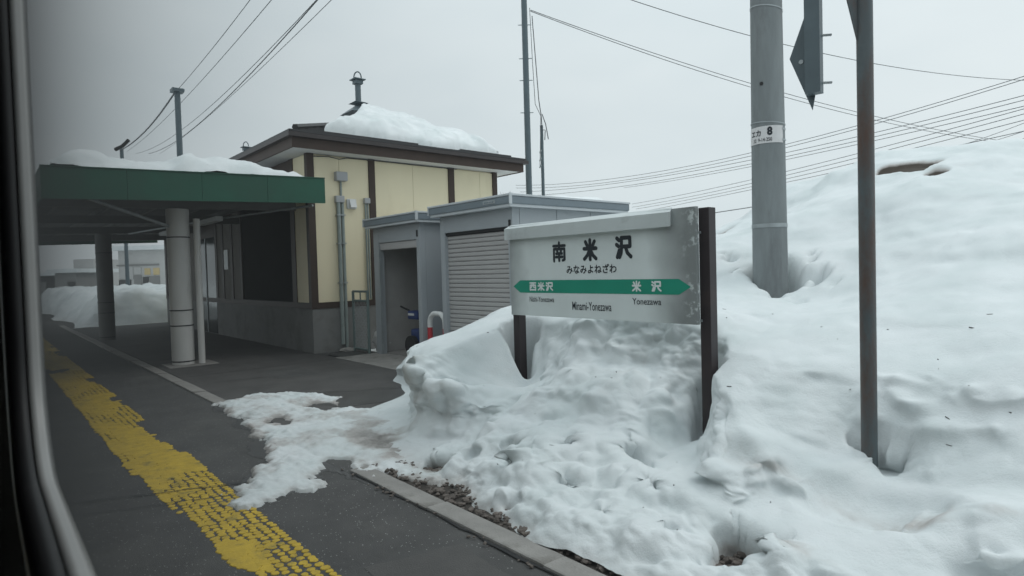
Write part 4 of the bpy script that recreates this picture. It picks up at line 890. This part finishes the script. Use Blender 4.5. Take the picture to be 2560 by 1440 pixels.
def rot(dx, dy): return (hx + dx * math.cos(an_) - dy * math.sin(an_), hy + dx * math.sin(an_) + dy * math.cos(an_))
def rbox(x0, x1, y0, y1, z0, z1):
    a = [rot(x0, y0), rot(x1, y0), rot(x1, y1), rot(x0, y1)]
    return MB().hexa([(*q, z0) for q in a], [(*q, z1) for q in a])
rbox(-.038, .038, -.030, .030, 2.245, 3.20).build('hanger', 'blue_grey', ms_)
for zz in (2.30, 2.55):
    a = rot(.03, .02); b = rot(.075, .05); MB().tube([(*a, zz), (*b, zz)], .007, 8).build('bolt', 'galv', ms_)
# diamond plate fixed on the far-left side of the hanger
dv = [(-.135, 2.47), (-.02, 2.168), (.034, 2.47), (-.02, 2.77)]
f0 = [(*rot(x, .040), z) for x, z in dv]; f1 = [(*rot(x, .044), z) for x, z in dv]
MB().hexa(f0, f1).build('diamond_plate', 'blue_grey', ms_)
pr = rot(-.075, .036); pr2 = rot(-.075, .041)
MB().tube([(*pr, 2.44), (*pr2, 2.44)], .012, 10).build('washer', 'galv', ms_)

def line_pole(name, label, base, top_z, r, mat, steps=()):
    t = thing(name, label, 'pole', (base[0], base[1], base[2]))
    MB().tube([base, (base[0], base[1], top_z)], [r * 1.12, r], 14).build('shaft', mat, t)
    for zz, ln in steps: MB().tube([(base[0] - ln * .65, base[1] - ln * .75, zz), (base[0] + ln * .65, base[1] + ln * .75, zz - .0)], .012, 6).build('step_bolt', 'galv', t)
    return t
ap = P(1318, 300, 16.); apb = (ap[0], ap[1], -.03)
tpole = line_pole('signal_pole', 'slender blue-grey line pole with step bolts behind the station house', apb, 8.9, .075, 'blue_grey', [(P(1315, y, 16.)[2], .17) for y in (65, 148, 202, 282)])
tb = MB(); q = P(1326, 30, 16.)
tb.tube([P(1324, 20, 15.98), P(1331, 150, 15.95), P(1338, 260, 15.95), P(1352, 290, 15.95), P(1350, 420, 15.95)], .008, 5).build('drop_cable', 'wire', tpole)
tpole2 = line_pole('cable_pole', 'thin steel cable pole to the right of the slender line pole', (*P(1356, 400, 16.5)[:2], -.03), float(P(1356, 314, 16.5)[2]), .042, 'blue_grey')
MB().tube([P(1330, 40, 16.4), P(1347, 250, 16.4), P(1353, 290, 16.4), P(1355, 318, 16.4)], .012, 6).build('stay_wire', 'wire', tpole2)
MB().tube([P(1355, 285, 16.4), P(1364, 310, 16.4), P(1371, 348, 16.4)], .012, 6).build('loose_cable', 'wire', tpole2)
MB().tube([P(1357, 325, 16.4), P(1363, 325, 16.4), P(1362, 350, 16.4)], .012, 6).build('loose_cable', 'wire', tpole2)
for yy in (375, 395, 412): MB().tube([P(1353, yy, 16.3), P(1349, yy + 8, 16.3)], .02, 6).build('clamp', 'galv', tpole2)
lpb = P(446, 300, 25.); tl = line_pole('line_pole', 'bare steel line pole with flat cap above the green canopy', (lpb[0], lpb[1], -.03), float(P(436, 232, 25.)[2]), .11, 'blue_grey')
MB().box(lpb[0] - .22, lpb[0] + .22, lpb[1] - .22, lpb[1] + .22, P(436, 232, 25.)[2], P(436, 224, 25.)[2]).build('cap', 'blue_grey', tl)
lp2 = P(304, 372, 42.); tl2 = line_pole('line_pole', 'distant steel line pole barely rising above the canopy snow', (lp2[0], lp2[1], -.03), float(lp2[2]), .11, 'blue_grey')
MB().tube([P(288, 374, 42), P(305, 366, 42), P(322, 350, 42)], .12, 7).build('insulator', 'black_rubber', tl2)

# ------------------------------------------------------------------ overhead wires
def wire(pts, r, label, group, name='overhead_wire', mat='wire'):
    pts = [np.array(p) for p in pts]
    # resample smoothly
    pts = np.array(pts); t = np.concatenate([[0], np.cumsum(np.linalg.norm(np.diff(pts, axis=0), axis=1))]); t = t / t[-1]; T = np.linspace(0, 1, max(8, 6 * (len(pts) - 1)))
    deg = min(2, len(pts) - 1)
    out = np.stack([np.polyval(np.polyfit(t, pts[:, k], deg), T) for k in range(3)], 1)
    tag(MB().tube(out, r, 5, False).build(name, mat), label, 'wire', group)
def pw(px, d0, d1):             # picture points with depth running from d0 to d1 along the wire (straight in space)
    x0, x1 = px[0][0], px[-1][0]
    return [P(x, y, 1 / (1 / d0 + (1 / d1 - 1 / d0) * (x - x0) / (x1 - x0))) for x, y in px]
# along the track, above the canopy
LW = [([(300, 376), (437, 232)], 42, 25, .035, 'thick insulated wire between the two left line poles'),
      ([(437, 232), (520, 135), (640, -20)], 25, 16, .010, 'outermost overhead wire leaving the capped line pole towards the sky'),
      ([(318, 378), (445, 265), (560, 138), (700, -25)], 42, 15, .010, 'second overhead wire from the left above the canopy'),
      ([(340, 384), (460, 318), (640, 165), (800, -15)], 40, 13, .009, 'third overhead wire from the left above the canopy'),
      ([(372, 384), (470, 330), (650, 165), (806, -18)], 40, 13, .014, 'thicker fourth overhead wire from the left above the canopy'),
      ([(400, 384), (540, 272), (680, 150), (850, -25)], 40, 13, .008, 'fifth overhead wire, nearest to the roof ventilator')]
for px, a, b, r, lb in LW: wire(pw(px, a, b) if len(px) > 2 else [P(*px[0], a), P((px[0][0] + px[1][0]) / 2 + 6, (px[0][1] + px[1][1]) / 2 + 12, 2 * a * b / (a + b)), P(*px[1], b)], r, lb, 'wires above the canopy')
RW_ = [([(1326, 28), (1480, 78), (1700, 153), (1865, 205), (2140, 277), (2380, 336), (2580, 360)], 16, 24, .009, 'upper of two thin wires falling to the right from the slender line pole'),
       ([(1326, 30), (1480, 84), (1700, 162), (1865, 213), (2140, 288), (2380, 342), (2580, 364)], 16, 24, .009, 'lower of two thin wires falling to the right from the slender line pole'),
       ([(1560, -8), (1700, 40), (1865, 88), (2140, 150), (2360, 184), (2580, 202)], 18, 24, .011, 'topmost wire sagging behind the concrete pole and the hanging marker')]
for px, a, b, r, lb in RW_: wire(pw(px, a, b), r, lb, 'wires falling to the right')
FAN = [[(1290, 463), (1700, 421), (1871, 383), (1955, 361), (2140, 314), (2350, 258), (2590, 180)], [(1290, 470), (1700, 427), (1871, 392), (1955, 371), (2140, 322), (2350, 266), (2590, 187)],
       [(1300, 480), (1700, 435), (1871, 400), (1955, 381), (2140, 344), (2350, 296), (2590, 228)], [(1310, 490), (1700, 444), (1871, 409), (1955, 393), (2140, 354), (2350, 306), (2590, 240)],
       [(1560, 470), (1700, 447), (1871, 417), (1955, 401), (2140, 364), (2350, 318), (2590, 254)], [(1580, 510), (1700, 488), (1871, 452), (1955, 430), (2140, 383), (2350, 333), (2590, 262)],
       [(1580, 518), (1700, 497), (1871, 461), (1955, 440), (2140, 393), (2350, 345), (2590, 275)], [(1590, 522), (1700, 504), (1871, 469), (1955, 450), (2140, 403), (2350, 357), (2590, 292)],
       [(1600, 530), (1700, 511), (1871, 477), (1955, 455), (2140, 420), (2350, 375), (2590, 320)], [(2280, 396), (2420, 358), (2590, 296)], [(2320, 396), (2440, 366), (2590, 318)], [(2380, 396), (2480, 372), (2590, 336)]]
ORD = ('topmost', 'second', 'third', 'fourth', 'fifth', 'sixth', 'seventh', 'eighth', 'lowest')
for k, px in enumerate(FAN):
    far_ = px[0][0] < 2000
    lb = ORD[k] + ' thin wire, counted from the top, of the fan behind the concrete pole' if far_ else ('upper', 'middle', 'lower')[k - 9] + ' of three short wires just above the snow crest at far right'
    wire(pw(px, 55 if far_ else 40, 24), .015 if far_ else .012, lb, 'fan of wires behind the concrete pole')
wire(pw([(1760, 536), (1871, 519), (1990, 500)], 30, 28), .02, 'low single wire behind the brown sign post', None)
ww = pw([(1900, 472), (1985, 472), (2060, 468), (2200, 462)], 45, 40); wire(ww, .02, 'far wire carrying three small insulators by the concrete pole', None)
for xx, wh in ((1972, 'left'), (2015, 'middle'), (2066, 'right')):
    q0 = P(xx, 463, 42); q1 = P(xx, 475, 42); tag(MB().tube([q0, (q0 + q1) / 2, q1], [.03, .07, .03], 7).build('insulator', 'wire'), wh + ' of three small insulators on the far wire above snow', 'insulator', 'insulators on the far wire')

# ------------------------------------------------------------------ beyond the canopy, far away
def hill():
    xs = np.linspace(-420, 60, 120); V = []
    for i, x in enumerate(xs):
        hgt = 9 + 5 * math.sin(x * .021 + 1) + 3 * math.sin(x * .05)
        for k, (yy, zz) in enumerate(((170, -2), (230, hgt * .5), (300, hgt), (420, -2))): V.append((x, yy if x > -200 else yy + (x + 200) * .55, zz))
    V = np.array(V); V[:, 2] += np.where(V[:, 2] > 0, 1.2 * fbm(V * .05, 3, 3), 0)
    structure(link('hill', mesh_np('hill', V, grid_mesh('h', V, 120, 4)), 'hill'), 'low snowy hills beyond the houses')
hill()
def building(name, label, px0, px1, pyt, pyb, d, depth, wall, roof, wins=()):
    a = P(px0, pyb, d); b = P(px1, pyb, d); top = P((px0 + px1) / 2, pyt, d)[2]; z0 = -.05
    r = np.array([b[0] - a[0], b[1] - a[1], 0]); wd = np.linalg.norm(r); r = r / wd; bk = np.array([-r[1], r[0], 0]);
    if bk @ np.array([RW[0, 2], RW[1, 2], 0]) < 0: bk = -bk
    t = thing(name, label, 'building', ((a[0] + b[0]) / 2, (a[1] + b[1]) / 2, z0)); A = np.array([a[0], a[1], 0.])
    def blk(u0, u1, v0, v1, zz0, zz1): 
        c = [A + r * u0 + bk * v0, A + r * u1 + bk * v0, A + r * u1 + bk * v1, A + r * u0 + bk * v1]
        return MB().hexa([(q[0], q[1], zz0) for q in c], [(q[0], q[1], zz1) for q in c])
    blk(0, wd, 0, depth, z0, top).build('wall', wall, t)
    if roof: blk(-.4, wd + .4, -.4, depth + .4, top, top + .35).build('roof', roof, t)
    for (w0, w1, y0, y1, mt) in wins:
        u0, u1 = (w0 - px0) / (px1 - px0) * wd, (w1 - px0) / (px1 - px0) * wd
        fz = blk(u0, u1, -.06, 0, P(w0, y1, d)[2], P(w0, y0, d)[2]).build('window', mt, t)
    return t
building('white_house', 'pale two-storey house with board walls seen under the canopy', 300, 420, 625, 742, 52, 7, 'far_white', 'snow_clean',
         [(304, 336, 667, 698, 'far_white'), (340, 356, 668, 686, 'far_white'), (365, 379, 671, 687, 'blind'), (387, 402, 670, 687, 'blind'), (300, 330, 700, 722, 'far_dark'), (338, 357, 688, 718, 'far_grey'), (360, 374, 692, 716, 'far_dark'), (376, 402, 690, 716, 'far_grey'), (296, 402, 662, 666, 'far_grey')])
building('white_block', 'plain white block building left of the dark canopy column', 188, 238, 648, 750, 60, 6, 'far_white', None, [(190, 237, 676, 678, 'far_grey')])
building('small_barn', 'low dark shed with snow on its roof by the white block', 140, 192, 682, 750, 55, 5, 'far_grey', 'snow_clean', [(150, 170, 715, 740, 'far_white'), (172, 190, 705, 728, 'far_dark')])
building('grey_house', 'grey house far down the platform past the canopy', 60, 138, 690, 750, 70, 6, 'far_dark', 'snow_clean', [(100, 118, 705, 730, 'far_grey')])
def snowy_tree():
    c = P(1268, 500, 40.); t = thing('bare_tree', 'frosted bare treetop showing behind the station house corner', 'tree', (c[0], c[1], -.03))
    top = P(1265, 468, 40.)[2]; MB().tube([(c[0], c[1], -.03), (c[0], c[1], top - 1.5), (c[0] + .1, c[1], top - .6)], [.16, .10, .04], 8).build('trunk', 'bark', t)
    rs = np.random.RandomState(5); m = MB()
    for i in range(420):
        a = rs.uniform(0, 6.28); el = rs.uniform(-.1, 1.4); s0 = rs.uniform(.1, .7); L = rs.uniform(.35, .8)
        d = np.array([math.cos(a) * math.cos(el), math.sin(a) * math.cos(el), math.sin(el)]); o = np.array([c[0], c[1], top - 1.3]) + d * s0 * np.array([1.1, 1.1, .8])
        d2 = _n(d + rs.normal(0, .45, 3)); m.tube([o, o + d2 * L * .5 + np.array([0, 0, .03]), o + d2 * L * np.array([1, 1, .8])], [.014, .011, .006], 4, False)
    m.build('crown', 'twig', t)
snowy_tree()

# ------------------------------------------------------------------ the carriage window the view is taken through
tr = thing('train_carriage', 'train carriage window with pale frame and black rubber seal, close at the edge', 'train', (0, -1.4, -.9))
OX0, OX1, OZ0, OZ1, ORR = -1.57, .62, 1.0, 2.36, .22
def loop(grow, y, n=10):
    x0, x1, z0, z1, r = OX0 - grow, OX1 + grow, OZ0 - grow, OZ1 + grow, ORR + grow
    pts = []
    for cx_, cz_, a0 in ((x1 - r, z0 + r, -90), (x1 - r, z1 - r, 0), (x0 + r, z1 - r, 90), (x0 + r, z0 + r, 180)):
        for k in range(n + 1):
            a = math.radians(a0 + 90 * k / n); pts.append((cx_ + r * math.cos(a), y, cz_ + r * math.sin(a)))
    return pts
def lofted(loops, smooth=True, close=False):
    m = MB(); n = len(loops[0]); v = [p for l in loops for p in l]; f = []
    for i in range(len(loops) - 1 + (1 if close else 0)):
        j = (i + 1) % len(loops)
        for k in range(n): f.append((i * n + k, j * n + k, j * n + (k + 1) % n, i * n + (k + 1) % n))
    return m.add(v, f, smooth)
fr_ = lofted([loop(.016, .098), loop(.0, .088), loop(.0, .085), loop(-.003, .080), loop(-.003, .074), loop(.0, .069), loop(.004, .068), loop(.03, .068), loop(.06, .098)], True, True).build('window_frame', 'frame', tr)
lofted([loop(.004, .0677), loop(-.001, .066), loop(-.001, .052), loop(.006, .042), loop(.03, .037), loop(.03, .0677)], True, True).build('rubber_seal', 'black_rubber', tr)
def outer(y, n=10):             # the wall panel's rectangle, one corner for each rounded corner of the opening
    return [c for c in ((5.0, y, -.82), (5.0, y, 2.62), (-14.4, y, 2.62), (-14.4, y, -.82)) for _ in range(n + 1)]
lofted([loop(.030, .034), outer(.034), outer(.0985), loop(.14, .0985), ], False, True).build('side_wall', 'lining', tr)
MB().box(-14.4, 5.0, -2.75, .0985, 2.60, 2.75).build('carriage_roof', 'carriage', tr)
MB().box(-14.4, 5.0, -2.75, .0985, -.95, -.78).build('carriage_floor', 'lining', tr)
MB().box(-14.4, 5.0, -2.75, -2.65, -.78, 2.60).build('far_wall', 'lining', tr)
for xx in (-14.4, 4.95): MB().box(xx, xx + .05, -2.65, .09, -.78, 2.60).build('end_wall', 'lining', tr)
n_ = len(loop(0, 0)); a = loop(.008, .0885); b = loop(.008, .0975)
MB().add(a + b, [tuple(range(n_)), tuple(range(2 * n_ - 1, n_ - 1, -1))] + [(k, k + n_, (k + 1) % n_ + n_, (k + 1) % n_) for k in range(n_)]).build('pane', MT['pane'], tr)
# bits of bark, needles and grit lying on the old snow
def debris():
    dg = bpy.context.evaluated_depsgraph_get(); dg.update(); o = bpy.data.objects['snow_bank'].evaluated_get(dg); rs = np.random.RandomState(21); m = MB()
    for i in range(60):
        x = rs.uniform(-5.2, -.5); y = rs.uniform(2.3, 4.6); hit, loc, nn, _ = o.ray_cast((x, y, 4), (0, 0, -1))
        if not hit or loc.z < .06: continue
        L = rs.uniform(.005, .016) if rs.rand() < .85 else rs.uniform(.02, .035); a = rs.uniform(0, 6.28); r = rs.uniform(.0015, .004)
        p = np.array(loc) + np.array([0, 0, r * .6]); d = np.array([math.cos(a), math.sin(a), rs.uniform(-.2, .3)]) * L
        m.tube([p - d / 2, p + d / 2], [r, r * .6], 5)
    tag(m.build('debris', 'soil'), 'scattered bits of bark and needles on the old snow', None, None, 'stuff')
debris()
